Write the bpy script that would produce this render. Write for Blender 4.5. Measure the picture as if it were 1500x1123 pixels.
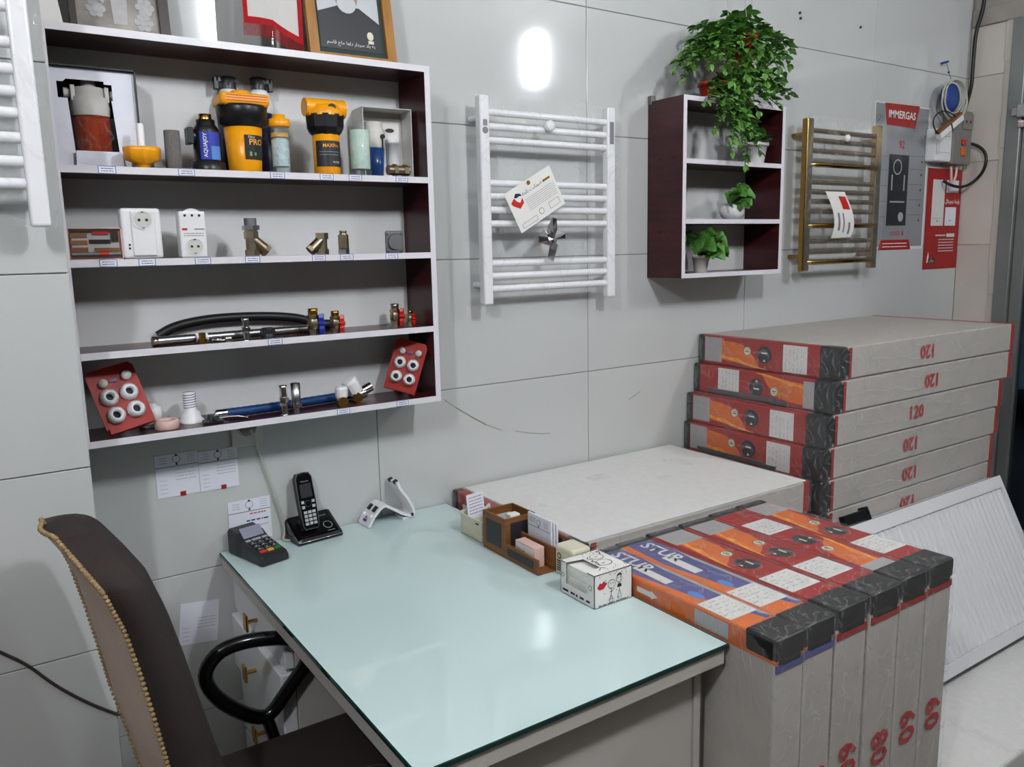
import bpy, bmesh, math, random, unicodedata
from mathutils import Vector, Matrix, noise
random.seed(7)
PI = math.pi
for o in list(bpy.data.objects): bpy.data.objects.remove(o)
SC = bpy.context.scene
COL = SC.collection

# ------------------------------------------------------------------ camera
FPX, YAW, PITCH, ROLL = 1184.05, 0.591217, 0.165562, -0.0211245
D, H = 2.18, 1.555                      # distance to the tiled wall, eye height
cy, sy, cp, sp = math.cos(YAW), math.sin(YAW), math.cos(PITCH), math.sin(PITCH)
_f = Vector((sy*cp, cy*cp, -sp)); _r = Vector((cy, -sy, 0)); _u = _r.cross(_f)
CR = math.cos(ROLL)*_r + math.sin(ROLL)*_u
CU = -math.sin(ROLL)*_r + math.cos(ROLL)*_u
CF = _f
cam = bpy.data.objects.new('camera', bpy.data.cameras.new('camera'))
COL.objects.link(cam)
cam.data.sensor_fit = 'HORIZONTAL'; cam.data.sensor_width = 36.0
cam.data.lens = 36.0*FPX/1500.0
cam.data.clip_start = 0.05
cam.matrix_world = Matrix(((CR.x, CU.x, -CF.x, 0), (CR.y, CU.y, -CF.y, 0), (CR.z, CU.z, -CF.z, H), (0, 0, 0, 1)))
SC.camera = cam
# ------------------------------------------------------------------ world, exposure
w = bpy.data.worlds.new('world'); SC.world = w; w.use_nodes = True
w.node_tree.nodes['Background'].inputs[0].default_value = (0.10, 0.13, 0.17, 1)
w.node_tree.nodes['Background'].inputs[1].default_value = 0.35
SC.view_settings.view_transform = 'Standard'; SC.view_settings.look = 'None'
SC.view_settings.exposure = 1.08; SC.view_settings.gamma = 1.0
SC.view_settings.use_curve_mapping = False
LAMP_STRENGTH = 130.0
LAMP_POS = [(-0.75, -0.05), (1.23, -0.05), (3.22, -0.09)]

def ray(px, py):
    return CR*((px-750)/FPX) - CU*((py-561.5)/FPX) + CF
def Pw(px, py, y):
    d = ray(px, py); d = d*(y/d.y); return Vector((d.x, d.y, d.z+H))
def Ph(px, py, z):
    d = ray(px, py); d = d*((z-H)/d.z); return Vector((d.x, d.y, d.z+H))
def Px(px, py, x):
    d = ray(px, py); d = d*(x/d.x); return Vector((d.x, d.y, d.z+H))
def mpp(p): return (Vector(p)-Vector((0, 0, H))).dot(CF)/FPX

# ------------------------------------------------------------------ materials
def lin(h):
    h = h.lstrip('#'); o = []
    for i in (0, 2, 4):
        c = int(h[i:i+2], 16)/255.0
        o.append(c/12.92 if c <= 0.04045 else ((c+0.055)/1.055)**2.4)
    return (*o, 1)
MATS = {}
def mat(name, col, rough=0.5, metal=0.0, vary=0.0, scale=8.0, bump=0.0, bscale=60.0, stretch=None, trans=0.0, ior=1.45, emit=0.0, spec=0.5, coat=0.0, col2=None, alpha=1.0):
    m = bpy.data.materials.new(name); m.use_nodes = True; MATS[name] = m
    nt = m.node_tree; b = nt.nodes['Principled BSDF']
    c = lin(col)
    b.inputs['Base Color'].default_value = c
    b.inputs['Roughness'].default_value = rough; b.inputs['Metallic'].default_value = metal
    b.inputs['IOR'].default_value = ior; b.inputs['Specular IOR Level'].default_value = spec
    b.inputs['Transmission Weight'].default_value = trans; b.inputs['Coat Weight'].default_value = coat
    b.inputs['Coat Roughness'].default_value = 0.05
    b.inputs['Alpha'].default_value = alpha
    if emit: b.inputs['Emission Color'].default_value = c; b.inputs['Emission Strength'].default_value = emit
    if vary or bump:
        tc = nt.nodes.new('ShaderNodeTexCoord'); mp = nt.nodes.new('ShaderNodeMapping')
        nt.links.new(tc.outputs['Object'], mp.inputs[0])
        if stretch: mp.inputs['Scale'].default_value = stretch
        if vary:
            n = nt.nodes.new('ShaderNodeTexNoise'); n.inputs['Scale'].default_value = scale; n.inputs['Detail'].default_value = 6
            nt.links.new(mp.outputs[0], n.inputs['Vector'])
            r = nt.nodes.new('ShaderNodeValToRGB'); r.color_ramp.elements[0].position = 0.3; r.color_ramp.elements[1].position = 0.7
            d = lin(col2) if col2 else (*[max(0, x*(1-vary)) for x in c[:3]], 1)
            r.color_ramp.elements[0].color = d; r.color_ramp.elements[1].color = c
            nt.links.new(n.outputs[0], r.inputs[0]); nt.links.new(r.outputs[0], b.inputs['Base Color'])
        if bump:
            n2 = nt.nodes.new('ShaderNodeTexNoise'); n2.inputs['Scale'].default_value = bscale; n2.inputs['Detail'].default_value = 4
            nt.links.new(mp.outputs[0], n2.inputs['Vector'])
            bp = nt.nodes.new('ShaderNodeBump'); bp.inputs['Strength'].default_value = bump; bp.inputs['Distance'].default_value = 0.004
            nt.links.new(n2.outputs[0], bp.inputs['Height']); nt.links.new(bp.outputs[0], b.inputs['Normal'])
    return m
def film(name, lo, hi, scale=14.0, tint='#ffffff', stretch=(1, 1, 1), rough=0.12):
    m = bpy.data.materials.new(name); m.use_nodes = True; MATS[name] = m
    nt = m.node_tree; nt.nodes.remove(nt.nodes['Principled BSDF']); out = nt.nodes['Material Output']
    tc = nt.nodes.new('ShaderNodeTexCoord'); mp = nt.nodes.new('ShaderNodeMapping'); mp.inputs['Scale'].default_value = stretch
    nt.links.new(tc.outputs['Object'], mp.inputs[0])
    n = nt.nodes.new('ShaderNodeTexNoise'); n.inputs['Scale'].default_value = scale; n.inputs['Detail'].default_value = 5; n.inputs['Distortion'].default_value = 1.4
    nt.links.new(mp.outputs[0], n.inputs['Vector'])
    sb_ = nt.nodes.new('ShaderNodeMath'); sb_.operation = 'SUBTRACT'; sb_.inputs[1].default_value = 0.5; nt.links.new(n.outputs[0], sb_.inputs[0])
    ab = nt.nodes.new('ShaderNodeMath'); ab.operation = 'ABSOLUTE'; nt.links.new(sb_.outputs[0], ab.inputs[0])
    r = nt.nodes.new('ShaderNodeMapRange'); r.inputs['From Min'].default_value = 0.0; r.inputs['From Max'].default_value = 0.022
    r.inputs['To Min'].default_value = hi; r.inputs['To Max'].default_value = lo      # thin creases on an otherwise clear film
    nt.links.new(ab.outputs[0], r.inputs['Value'])
    t = nt.nodes.new('ShaderNodeBsdfTransparent'); t.inputs[0].default_value = lin(tint)
    g = nt.nodes.new('ShaderNodeBsdfPrincipled'); g.inputs['Base Color'].default_value = (0.75, 0.76, 0.77, 1); g.inputs['Roughness'].default_value = rough
    g.inputs['Specular IOR Level'].default_value = 0.8
    bp = nt.nodes.new('ShaderNodeBump'); bp.inputs['Strength'].default_value = 0.9; bp.inputs['Distance'].default_value = 0.01
    nt.links.new(n.outputs[0], bp.inputs['Height']); nt.links.new(bp.outputs[0], g.inputs['Normal'])
    mx = nt.nodes.new('ShaderNodeMixShader')
    nt.links.new(r.outputs[0], mx.inputs[0]); nt.links.new(t.outputs[0], mx.inputs[1]); nt.links.new(g.outputs[0], mx.inputs[2])
    nt.links.new(mx.outputs[0], out.inputs['Surface'])
    return m
mat('tile', '#c2c5c4', 0.09, vary=0.05, scale=1.5)
mat('tile_cream', '#cbc4bc', 0.3, vary=0.12, scale=3, bump=0.05, bscale=8)
mat('grout', '#8d8b86', 0.8, vary=0.2, scale=20)
mat('plaster', '#a59f97', 0.9, vary=0.3, scale=6, bump=0.4, bscale=30)
mat('ceiling_white', '#c4c1ba', 0.9, vary=0.05)
mat('room_grey', '#54514c', 0.7, vary=0.2, scale=1.5)
mat('floor_stone', '#77736e', 0.35, vary=0.25, scale=5, bump=0.1)
mat('burgundy', '#46171b', 0.28, vary=0.45, scale=9, stretch=(1, 1, 6), col2='#2b0d10')
mat('burgundy_h', '#46171b', 0.28, vary=0.45, scale=9, stretch=(1, 6, 6), col2='#2b0d10')
mat('edge_white', '#d9d6dc', 0.35, vary=0.04)
mat('board_white', '#cfd0d0', 0.5, vary=0.05)
mat('white_enamel', '#e4e5e8', 0.22, vary=0.02)
mat('white_plastic', '#e2e2e4', 0.35, vary=0.03)
mat('grey_white', '#c9c7c2', 0.45, vary=0.05)
mat('cream_plastic', '#d9d3bd', 0.4, vary=0.06, scale=20)
mat('black_plastic', '#141416', 0.35, vary=0.2, scale=30)
mat('black_gloss', '#0b0b0d', 0.15)
mat('charcoal', '#2a2b30', 0.4, vary=0.2, scale=30)
mat('yellow_plastic', '#f0a113', 0.3, vary=0.06)
mat('navy', '#182348', 0.35, vary=0.1)
mat('blue_label', '#2337a6', 0.4, vary=0.1)
mat('sky_label', '#4f86cf', 0.4)
mat('blue_handle', '#1c2f9a', 0.35)
mat('blue_hose', '#123d74', 0.45, vary=0.2, scale=200, bump=0.3, bscale=300)
mat('red_handle', '#c5261d', 0.35)
mat('red_print', '#a01f1c', 0.5, vary=0.12, scale=14)
mat('red_card', '#9c1a12', 0.5, vary=0.1)
mat('red_pot', '#b8281a', 0.4, vary=0.15)
mat('red_felt', '#a3121b', 0.9, bump=0.5, bscale=200)
mat('orange_print', '#d96a1f', 0.5, vary=0.12, scale=14)
mat('flame_yellow', '#efb52c', 0.5, vary=0.3, scale=30, col2='#e2761c')
mat('violet_print', '#5a568f', 0.45, vary=0.25, scale=10, col2='#3f4680')
mat('label_white', '#d6d5d2', 0.6, vary=0.04)
mat('label_silver', '#a9a7a8', 0.35, vary=0.15, scale=40, stretch=(1, 8, 1))
mat('ink', '#26262c', 0.7)
mat('ink_grey', '#7d7d86', 0.7)
mat('ink_blue', '#3b4189', 0.7)
mat('ink_red', '#b31c22', 0.6)
mat('paper', '#dfe1ec', 0.8, vary=0.03)
mat('paper_white', '#e3e2df', 0.8, vary=0.03)
mat('cardboard_grey', '#b5b1aa', 0.75, vary=0.06, scale=6, bump=0.08, bscale=40)
mat('foam_white', '#dcdcda', 0.55, vary=0.06, scale=40, bump=0.5, bscale=90)
mat('brass', '#cf9d4c', 0.25, metal=1.0, vary=0.2, scale=30)
mat('bronze', '#b5a48c', 0.32, metal=1.0, vary=0.25, scale=40)
mat('chrome', '#dededf', 0.12, metal=1.0)
mat('steel', '#b4b5b7', 0.3, metal=1.0, vary=0.2, scale=40)
mat('dull_metal', '#77787a', 0.5, metal=0.6, vary=0.15, scale=60)
mat('mesh_grey', '#85827f', 0.6, metal=0.3, vary=0.35, scale=120, stretch=(6, 6, 1), bump=0.6, bscale=400)
mat('gold', '#a8874a', 0.25, metal=1.0, vary=0.15, scale=10)
mat('amber_core', '#c6552c', 0.3)
mat('pane_glass', '#dfe8ea', 0.02, trans=1.0, ior=1.05)
mat('crystals', '#e0e2e6', 0.6, vary=0.25, scale=60, bump=1.0, bscale=120)
mat('crystals_green', '#c6d6c9', 0.6, vary=0.2, scale=40, bump=0.8, bscale=90)
mat('pink_tape', '#dcb9b0', 0.55, vary=0.06)
mat('glass_mint', '#c6dbdb', 0.045, vary=0.03, scale=2, spec=0.6)
mat('glass_edge', '#12332f', 0.08)
mat('desk_white', '#bcb8b2', 0.4, vary=0.05)
mat('wood', '#8a5a2f', 0.5, vary=0.3, scale=6, stretch=(1, 1, 10), col2='#6d4422')
mat('oak', '#a9752f', 0.45, vary=0.35, scale=7, stretch=(8, 1, 1), col2='#8a5a22')
mat('dark_wood', '#2c211d', 0.4, vary=0.2)
mat('felt_green', '#2b3f3c', 0.8)
mat('photo_dark', '#26292e', 0.4)
mat('photo_light', '#b9bcc0', 0.4)
mat('skin_print', '#9f7f6d', 0.5)
mat('silver_print', '#9c978f', 0.35, vary=0.45, scale=14, col2='#5b564f')
mat('cloth_white', '#c9c7c4', 0.8, vary=0.08, bump=0.2, bscale=150)
mat('chair_brown', '#2e2623', 0.85, vary=0.15, scale=12, bump=0.25, bscale=250)
mat('chair_beige', '#c4afa0', 0.9, vary=0.12, scale=10, bump=0.35, bscale=300)
mat('braid', '#a58a62', 0.8, vary=0.3, scale=120, bump=0.8, bscale=200)
mat('screen', '#8d90a3', 0.15, vary=0.1)
mat('key_grey', '#a9abae', 0.4)
mat('key_yellow', '#e0a125', 0.4)
mat('key_green', '#1d7a31', 0.4)
mat('poster_grey', '#8d9094', 0.25, vary=0.12, scale=3)
mat('foil', '#c8c8cc', 0.1, metal=1.0)
mat('leaf_a', '#88b85c', 0.45, vary=0.35, scale=14, col2='#4d7f35')
mat('leaf_b', '#6b9c48', 0.45, vary=0.35, scale=14, col2='#3f6f2b')
mat('leaf_c', '#55873c', 0.4, vary=0.35, scale=14, col2='#2f5a26')
mat('leaf_ruffle', '#72a850', 0.4, vary=0.5, scale=40, col2='#2f6b26', bump=0.5, bscale=60)
mat('stem_green', '#4d6b2f', 0.6, vary=0.3)
mat('soil', '#2e231b', 0.95, bump=0.8, bscale=80)
mat('cable_white', '#b9b9ac', 0.5)
mat('cable_black', '#111112', 0.45)
mat('cable_brown', '#3a2d29', 0.5)
mat('cable_blue', '#27458c', 0.5)
mat('jbox_grey', '#7f7b76', 0.45, vary=0.15, scale=20)
mat('frame_metal', '#8b8f8d', 0.35, metal=0.5, vary=0.15, scale=6)
mat('asphalt', '#23262b', 0.8, vary=0.3, scale=6)
mat('car_blue', '#6f8fa8', 0.25, coat=0.5)
mat('car_glass', '#0d1216', 0.08)
mat('tyre', '#101010', 0.8)
mat('lamp_glow', '#f7faff', 0.5, emit=LAMP_STRENGTH)
mat('lamp_glow_dim', '#f7faff', 0.5, emit=LAMP_STRENGTH*0.6)
mat('blue_bowl', '#1d3f77', 0.2)
mat('crack', '#857c6c', 0.9)
film('film_soft', 0.03, 0.13, 7.0)
film('film_box', 0.07, 0.26, 5.0, stretch=(1, 2.2, 2.2))
film('film_clear', 0.015, 0.12, 14.0)
film('clear', 0.07, 0.14, 6.0, '#f4fbfb', rough=0.05)
mat('amber', '#a63a18', 0.08, alpha=0.72)
film('film_gold', 0.10, 0.25, 8.0)

# ------------------------------------------------------------------ mesh builder
class Fr:                               # a flat frame: origin, right, up; normal = right x up
    def __init__(s, o, U, V): s.o = Vector(o); s.U = Vector(U).normalized(); s.V = Vector(V).normalized(); s.N = s.U.cross(s.V)
    def at(s, u, v, n=0.0): return s.o + s.U*u + s.V*v + s.N*n
def front(o): return Fr(o, (1, 0, 0), (0, 0, 1))          # faces the room (-Y)
def left(o): return Fr(o, (0, -1, 0), (0, 0, 1))          # faces -X
def up(o): return Fr(o, (1, 0, 0), (0, 1, 0))
class B:
    def __init__(s): s.v = []; s.f = []; s.sm = []; s.mi = []; s.cur = 0
    def use(s, i): s.cur = i; return s
    def add(s, vs, fs, smooth=False):
        k = len(s.v); s.v += [Vector(v) for v in vs]
        for f in fs: s.f.append(tuple(i+k for i in f)); s.sm.append(smooth); s.mi.append(s.cur)
        return s
    def box(s, a, b):                   # by min and max corner
        x0, y0, z0 = a; x1, y1, z1 = b
        return s.add([(x0, y0, z0), (x1, y0, z0), (x1, y1, z0), (x0, y1, z0), (x0, y0, z1), (x1, y0, z1), (x1, y1, z1), (x0, y1, z1)],
                     [(0, 3, 2, 1), (4, 5, 6, 7), (0, 1, 5, 4), (1, 2, 6, 5), (2, 3, 7, 6), (3, 0, 4, 7)])
    def rbox(s, a, b, r=0.003, seg=2):
        bm = bmesh.new(); bmesh.ops.create_cube(bm, size=1.0)
        sx, sy_, sz = (b[i]-a[i] for i in range(3))
        for v in bm.verts: v.co = Vector(((v.co.x+.5)*sx+a[0], (v.co.y+.5)*sy_+a[1], (v.co.z+.5)*sz+a[2]))
        bmesh.ops.bevel(bm, geom=bm.edges[:], offset=min(r, .49*min(sx, sy_, sz)), segments=seg, profile=0.5, affect='EDGES')
        bm.verts.index_update()
        s.add([v.co.copy() for v in bm.verts], [[v.index for v in f.verts] for f in bm.faces], False); bm.free(); return s
    def cyl(s, p0, p1, r0, r1=None, n=16, cap=True, smooth=True, ph=0.0):
        r1 = r0 if r1 is None else r1
        p0 = Vector(p0); p1 = Vector(p1); ax = (p1-p0).normalized()
        q = Vector((1, 0, 0)) if abs(ax.x) < .8 else Vector((0, 1, 0))
        e1 = ax.cross(q).normalized(); e2 = ax.cross(e1)
        vs = []
        for p, r in ((p0, r0), (p1, r1)):
            for i in range(n):
                a = 2*PI*i/n+ph; vs.append(p+e1*math.cos(a)*r+e2*math.sin(a)*r)
        s.add(vs, [(i, (i+1) % n, n+(i+1) % n, n+i) for i in range(n)], smooth)
        if cap: s.add(vs[:n], [tuple(range(n))[::-1]]); s.add(vs[n:], [tuple(range(n))])
        return s
    def lathe(s, prof, c=(0, 0, 0), n=20, k=1.0, smooth=True, ax=None, cap=True):
        c = Vector(c); ax = Vector(ax).normalized() if ax else Vector((0, 0, 1))
        q = Vector((1, 0, 0)) if abs(ax.x) < .8 else Vector((0, 1, 0))
        e2 = ax.cross(q).normalized(); e1 = e2.cross(ax)
        vs = []
        for r, z in prof:
            for i in range(n):
                a = 2*PI*i/n; vs.append(c+ax*(z*k)+(e1*math.cos(a)+e2*math.sin(a))*(max(r, 1e-5)*k))
        fs = []
        for j in range(len(prof)-1):
            for i in range(n): fs.append((j*n+i, j*n+(i+1) % n, (j+1)*n+(i+1) % n, (j+1)*n+i))
        s.add(vs, fs, smooth)
        if not cap: return s
        if prof[0][0] > 1e-4: s.add(vs[:n], [tuple(range(n))[::-1]])
        if prof[-1][0] > 1e-4: s.add(vs[-n:], [tuple(range(n))])
        return s
    def tube(s, pts, r, n=8, closed=False, cap=True):
        pts = [Vector(p) for p in pts]; m = len(pts); vs = []; e1 = None
        rr = r if isinstance(r, (list, tuple)) else [r]*m
        for i, p in enumerate(pts):
            t = (pts[(i+1) % m if closed else min(i+1, m-1)]-pts[(i-1) % m if closed else max(i-1, 0)]).normalized()
            if e1 is None:
                q = Vector((0, 0, 1)) if abs(t.z) < .9 else Vector((1, 0, 0)); e1 = t.cross(q).normalized()
            else: e1 = (e1-t*e1.dot(t)).normalized()
            e2 = t.cross(e1)
            for j in range(n):
                a = 2*PI*j/n; vs.append(p+(e1*math.cos(a)+e2*math.sin(a))*rr[i])
        fs = []
        for i in range(m if closed else m-1):
            k = (i+1) % m
            for j in range(n): fs.append((i*n+j, i*n+(j+1) % n, k*n+(j+1) % n, k*n+j))
        s.add(vs, fs, True)
        if cap and not closed: s.add(vs[:n], [tuple(range(n))[::-1]]); s.add(vs[-n:], [tuple(range(n))])
        return s
    def prism(s, fr, pts, n0=0.0, n1=0.001):
        m = len(pts); vs = [fr.at(u, v, n0) for u, v in pts]+[fr.at(u, v, n1) for u, v in pts]
        return s.add(vs, [tuple(range(m))[::-1], tuple(range(m, 2*m))]+[(i, (i+1) % m, m+(i+1) % m, m+i) for i in range(m)])
    def rect(s, fr, u0, v0, u1, v1, n0=0.0, n1=0.0006): return s.prism(fr, [(u0, v0), (u1, v0), (u1, v1), (u0, v1)], n0, n1)
    def disc(s, fr, u, v, r, n0=0.0, n1=0.0006, n=18, rv=None):
        rv = rv or r
        return s.prism(fr, [(u+r*math.cos(2*PI*i/n), v+rv*math.sin(2*PI*i/n)) for i in range(n)], n0, n1)
    def ring(s, fr, u, v, r, wd, n0=0.0, n1=0.0006, n=20, rv=None):
        k = (rv or r)/r; vs = []; fs = []
        for i in range(n):
            a = 2*PI*i/n; c_, s_ = math.cos(a), math.sin(a)*k
            vs += [fr.at(u+(r-wd)*c_, v+(r-wd)*s_, n1), fr.at(u+r*c_, v+r*s_, n1), fr.at(u+r*c_, v+r*s_, n0)]
            j = (i+1) % n; fs += [(3*i, 3*i+1, 3*j+1, 3*j), (3*i+1, 3*i+2, 3*j+2, 3*j+1)]
        return s.add(vs, fs)
    def line(s, fr, pts, wd, n0=0.0, n1=0.0005):
        for (a, b), (c, d) in zip(pts[:-1], pts[1:]):
            l = math.hypot(c-a, d-b) or 1; nx, ny = -(d-b)/l*wd/2, (c-a)/l*wd/2
            s.prism(fr, [(a-nx, b-ny), (c-nx, d-ny), (c+nx, d+ny), (a+nx, b+ny)][::-1] if False else [(a-nx, b-ny), (c-nx, d-ny), (c+nx, d+ny), (a+nx, b+ny)], n0, n1)
        return s
    def grid(s, fn, nu, nv, smooth=True):
        vs = [fn(i/nu, j/nv) for i in range(nu+1) for j in range(nv+1)]
        return s.add(vs, [(i*(nv+1)+j, (i+1)*(nv+1)+j, (i+1)*(nv+1)+j+1, i*(nv+1)+j+1) for i in range(nu) for j in range(nv)], smooth)
    def mesh(s, name, mats):
        me = bpy.data.meshes.new(name); me.from_pydata(s.v, [], s.f)
        me.polygons.foreach_set('use_smooth', s.sm); me.polygons.foreach_set('material_index', s.mi)
        for m in (mats if isinstance(mats, (list, tuple)) else [mats]): me.materials.append(MATS[m])
        me.update(); return me
def link(name, data, parent=None, loc=(0, 0, 0), rz=0.0):
    o = bpy.data.objects.new(name, data); COL.objects.link(o); o.location = loc; o.rotation_euler = (0, 0, rz)
    if parent is not None: o.parent = parent
    return o
def part(name, b, m, parent, label=None, loc=(0, 0, 0)):
    o = link(name, b.mesh(name, m), parent, loc)
    if label: o['label'] = label
    return o
def tag(o, label, cat, group=None):
    o['label'] = label; o['category'] = cat
    if group: o['group'] = group
    return o
def thing(name, label, cat, loc=(0, 0, 0), rz=0.0, group=None): return tag(link(name, None, None, loc, rz), label, cat, group)
def one(name, b, m, label, cat, loc=(0, 0, 0), rz=0.0, group=None): return tag(link(name, b.mesh(name, m), None, loc, rz), label, cat, group)
def struct(name, b=None, m=None, label=None, cat='room'):
    o = link(name, b.mesh(name, m) if b else None); o['kind'] = 'structure'
    o['label'] = label or name.replace('_', ' '); o['category'] = cat; return o
def copy_tree(o, parent=None):
    c = o.copy(); COL.objects.link(c)
    if parent is not None: c.parent = parent
    for ch in o.children: copy_tree(ch, c)
    return c
# Persian lettering: joined letter forms, laid out right to left
_forms = {}
for cpt in list(range(0xFB50, 0xFE00))+list(range(0xFE70, 0xFF00)):
    d = unicodedata.decomposition(chr(cpt)).split()
    if len(d) == 2 and d[0] in ('<isolated>', '<initial>', '<medial>', '<final>'): _forms.setdefault(chr(int(d[1], 16)), {})[d[0][1:-1]] = chr(cpt)
def fa(t):
    o = ''
    for i, ch in enumerate(t):
        f = _forms.get(ch)
        if not f: o += ch; continue
        pv = i > 0 and 'initial' in _forms.get(t[i-1], {}); nx = i+1 < len(t) and t[i+1] in _forms and 'initial' in f
        k = 'medial' if pv and nx and 'medial' in f else 'final' if pv and 'final' in f else 'initial' if nx else 'isolated'
        o += f.get(k, ch)
    return o[::-1]
def text(name, t, size, m, parent, fn, align='CENTER', bold=0.0, thick=0.0004):
    c = bpy.data.curves.new(name, 'FONT'); c.body = t; c.size = size; c.align_x = align; c.align_y = 'CENTER'; c.resolution_u = 2; c.offset = bold
    tmp = bpy.data.objects.new('tmp', c); COL.objects.link(tmp)
    me = bpy.data.meshes.new_from_object(tmp)
    bpy.data.objects.remove(tmp); bpy.data.curves.remove(c)
    for v in me.vertices: v.co = fn(v.co.x, v.co.y, v.co.z)
    me.materials.clear(); me.materials.append(MATS[m]); me.name = name
    return link(name, me, parent)
def ftext(name, t, size, m, parent, fr, u, v, n=0.0008, rot=0.0, **kw):
    c_, s_ = math.cos(rot), math.sin(rot)
    return text(name, t, size, m, parent, lambda x, y, z: fr.at(u+x*c_-y*s_, v+x*s_+y*c_, n), **kw)
def scribble(b, fr, u0, v0, u1, v1, rows, wd=0.0012, seed=1, n0=0.0, n1=0.0004, gap=0.35):
    rnd = random.Random(seed)                     # lines of small print too fine to read
    for i in range(rows):
        v = v1-(v1-v0)*(i+.5)/rows; u = u0
        while u < u1:
            l = (u1-u0)*rnd.uniform(.06, .22); e = min(u+l, u1)
            b.rect(fr, u, v-wd/2, e, v+wd/2, n0, n1); u = e+(u1-u0)*gap*rnd.uniform(.04, .2)
    return b
# ------------------------------------------------------------------ the room
XL, XR, YF, ZC = -2.6, 4.2, -2.9, 3.05         # left, right, behind the camera, ceiling
PILX, PILY = 0.180, 1.853                       # the pillar's edge and face
TW, TH, TZ0, TX0 = 0.81, 0.4013, 0.722-2*0.4013, 1.787-2*0.81
def tiled(wall, fr, u0, u1, v0, v1, tu, tv, ou, ov, m='tile', gap=0.0012):
    cache = {}
    i0 = math.floor((u0-ou)/tu); i1 = math.ceil((u1-ou)/tu); j0 = math.floor((v0-ov)/tv); j1 = math.ceil((v1-ov)/tv)
    for i in range(i0, i1):
        for j in range(j0, j1):
            a, b_, c, d = max(u0, ou+i*tu)+gap, min(u1, ou+(i+1)*tu)-gap, max(v0, ov+j*tv)+gap, min(v1, ov+(j+1)*tv)-gap
            if b_-a < .01 or d-c < .01: continue
            key = (round(b_-a, 4), round(d-c, 4))
            if key not in cache:
                f0 = Fr((0, 0, 0), fr.U, fr.V); w_, h_ = key; e = .0012; bb = B()
                vs = [f0.at(0, 0, -.006), f0.at(w_, 0, -.006), f0.at(w_, h_, -.006), f0.at(0, h_, -.006),
                      f0.at(0, 0, -e), f0.at(w_, 0, -e), f0.at(w_, h_, -e), f0.at(0, h_, -e),
                      f0.at(e, e, 0), f0.at(w_-e, e, 0), f0.at(w_-e, h_-e, 0), f0.at(e, h_-e, 0)]
                fs = [(8, 9, 10, 11)]+[(k, (k+1) % 4, 4+(k+1) % 4, 4+k) for k in range(4)]+[(4+k, 4+(k+1) % 4, 8+(k+1) % 4, 8+k) for k in range(4)]
                bb.add(vs, fs); cache[key] = bb.mesh('tile', m)
            link('tile', cache[key], wall, fr.at(a, c))
wb = struct('wall_back', B().box((PILX-.3, D+.003, 0), (XR+.2, D+.15, ZC)), 'grout', 'glossy white tiled back wall', 'wall')
tiled(wb, front((0, D, 0)), PILX, XR, 0, ZC, TW, TH, TX0, TZ0)
fw = front((0, D, 0))
q = [Pw(x, y, D) for x, y in ((650, 585), (668, 597), (690, 610), (712, 622), (735, 630))]
b = B()
for a, c, wd in zip(q[:-1], q[1:], (.002, .0035, .004, .002)): b.line(fw, [(a.x, a.z), (c.x, c.z)], wd, 0, .0006)
q = [Pw(x, y, D) for x, y in ((755, 631), (775, 634), (795, 635), (806, 634))]
for a, c in zip(q[:-1], q[1:]): b.line(fw, [(a.x, a.z), (c.x, c.z)], .002, 0, .0006)
a, c = Pw(921, 585, D), Pw(938, 573, D); b.line(fw, [(a.x, a.z), (c.x, c.z)], .0018, 0, .0006)
part('tile_crack', b, 'crack', wb)
for x, y in ((1171, 19), (1172, 27), (1260, 40), (1389, 106)):
    p = Pw(x, y, D); part('wall_plug', B().cyl((p.x, D, p.z), (p.x, D-.006, p.z), .005, n=8), 'charcoal', wb)
wp = struct('wall_left', B().box((XL-.15, PILY+.004, 0), (PILX-.004, D+.15, ZC)), 'grout', 'white tiled pillar beside the display shelves', 'wall')
tiled(wp, front((0, PILY, 0)), XL, PILX, 0, ZC, TW, TH, PILX-TW, TZ0)
tiled(wp, Fr((PILX, PILY, 0), (0, 1, 0), (0, 0, 1)), 0, D-PILY, 0, ZC, TW, TH, -.2, TZ0)
fl = struct('floor', B().box((XL-.15, YF-.15, -.06), (XR+.2, D+.15, -.004)), 'grout', 'grey stone floor', 'floor')
tiled(fl, Fr((0, 0, 0), (1, 0, 0), (0, 1, 0)), XL, XR, YF, D, .6, .6, .1, .2, 'floor_stone')
struct('ceiling', B().box((XL-.15, YF-.15, ZC), (XR+.2, D+.15, ZC+.1)), 'ceiling_white', 'white ceiling', 'ceiling')
struct('wall_rear', B().box((XL-.15, YF-.15, 0), (XR+.2, YF, ZC)), 'room_grey', 'wall behind the photographer', 'wall')
struct('wall_side', B().box((XL-.15, YF, 0), (XL, PILY+.004, ZC)), 'room_grey', 'side wall out of view', 'wall')
# street front on the right: a short tiled return, then the glazed door
DY = 1.985                                      # where the door frame begins
wr = struct('wall_right', B().box((XR+.004, DY, 0), (XR+.2, D+.003, ZC)).box((XR+.004, -1.2, 2.62), (XR+.2, DY, ZC)).box((XR+.004, YF, 0), (XR+.2, -1.2, ZC)),
            'plaster', 'pinkish tiled return wall beside the street door', 'wall')
tiled(wr, left((XR, 0, 0)), -D, -DY-.02, 0, 2.56, .4, TH, -D-.2, TZ0, 'tile_cream')
b = B(); rnd = random.Random(3)                 # ragged mortar along the door frame
for i in range(26):
    z = i*.1; b.rbox((XR-.002-.004*rnd.random(), DY-.003, max(0, z-.02)), (XR+.004, DY+.022+.012*rnd.random(), z+.12), .002, 1)
part('mortar_edge', b, 'tile_cream', wr)
part('mortar_beam', B().rbox((XR-.012, -1.2, 2.56), (XR+.004, D-.002, 2.64), .006, 2), 'plaster', wr)
dr = struct('door_1', None, None, 'glazed metal street door', 'door')
b = B()
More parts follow.
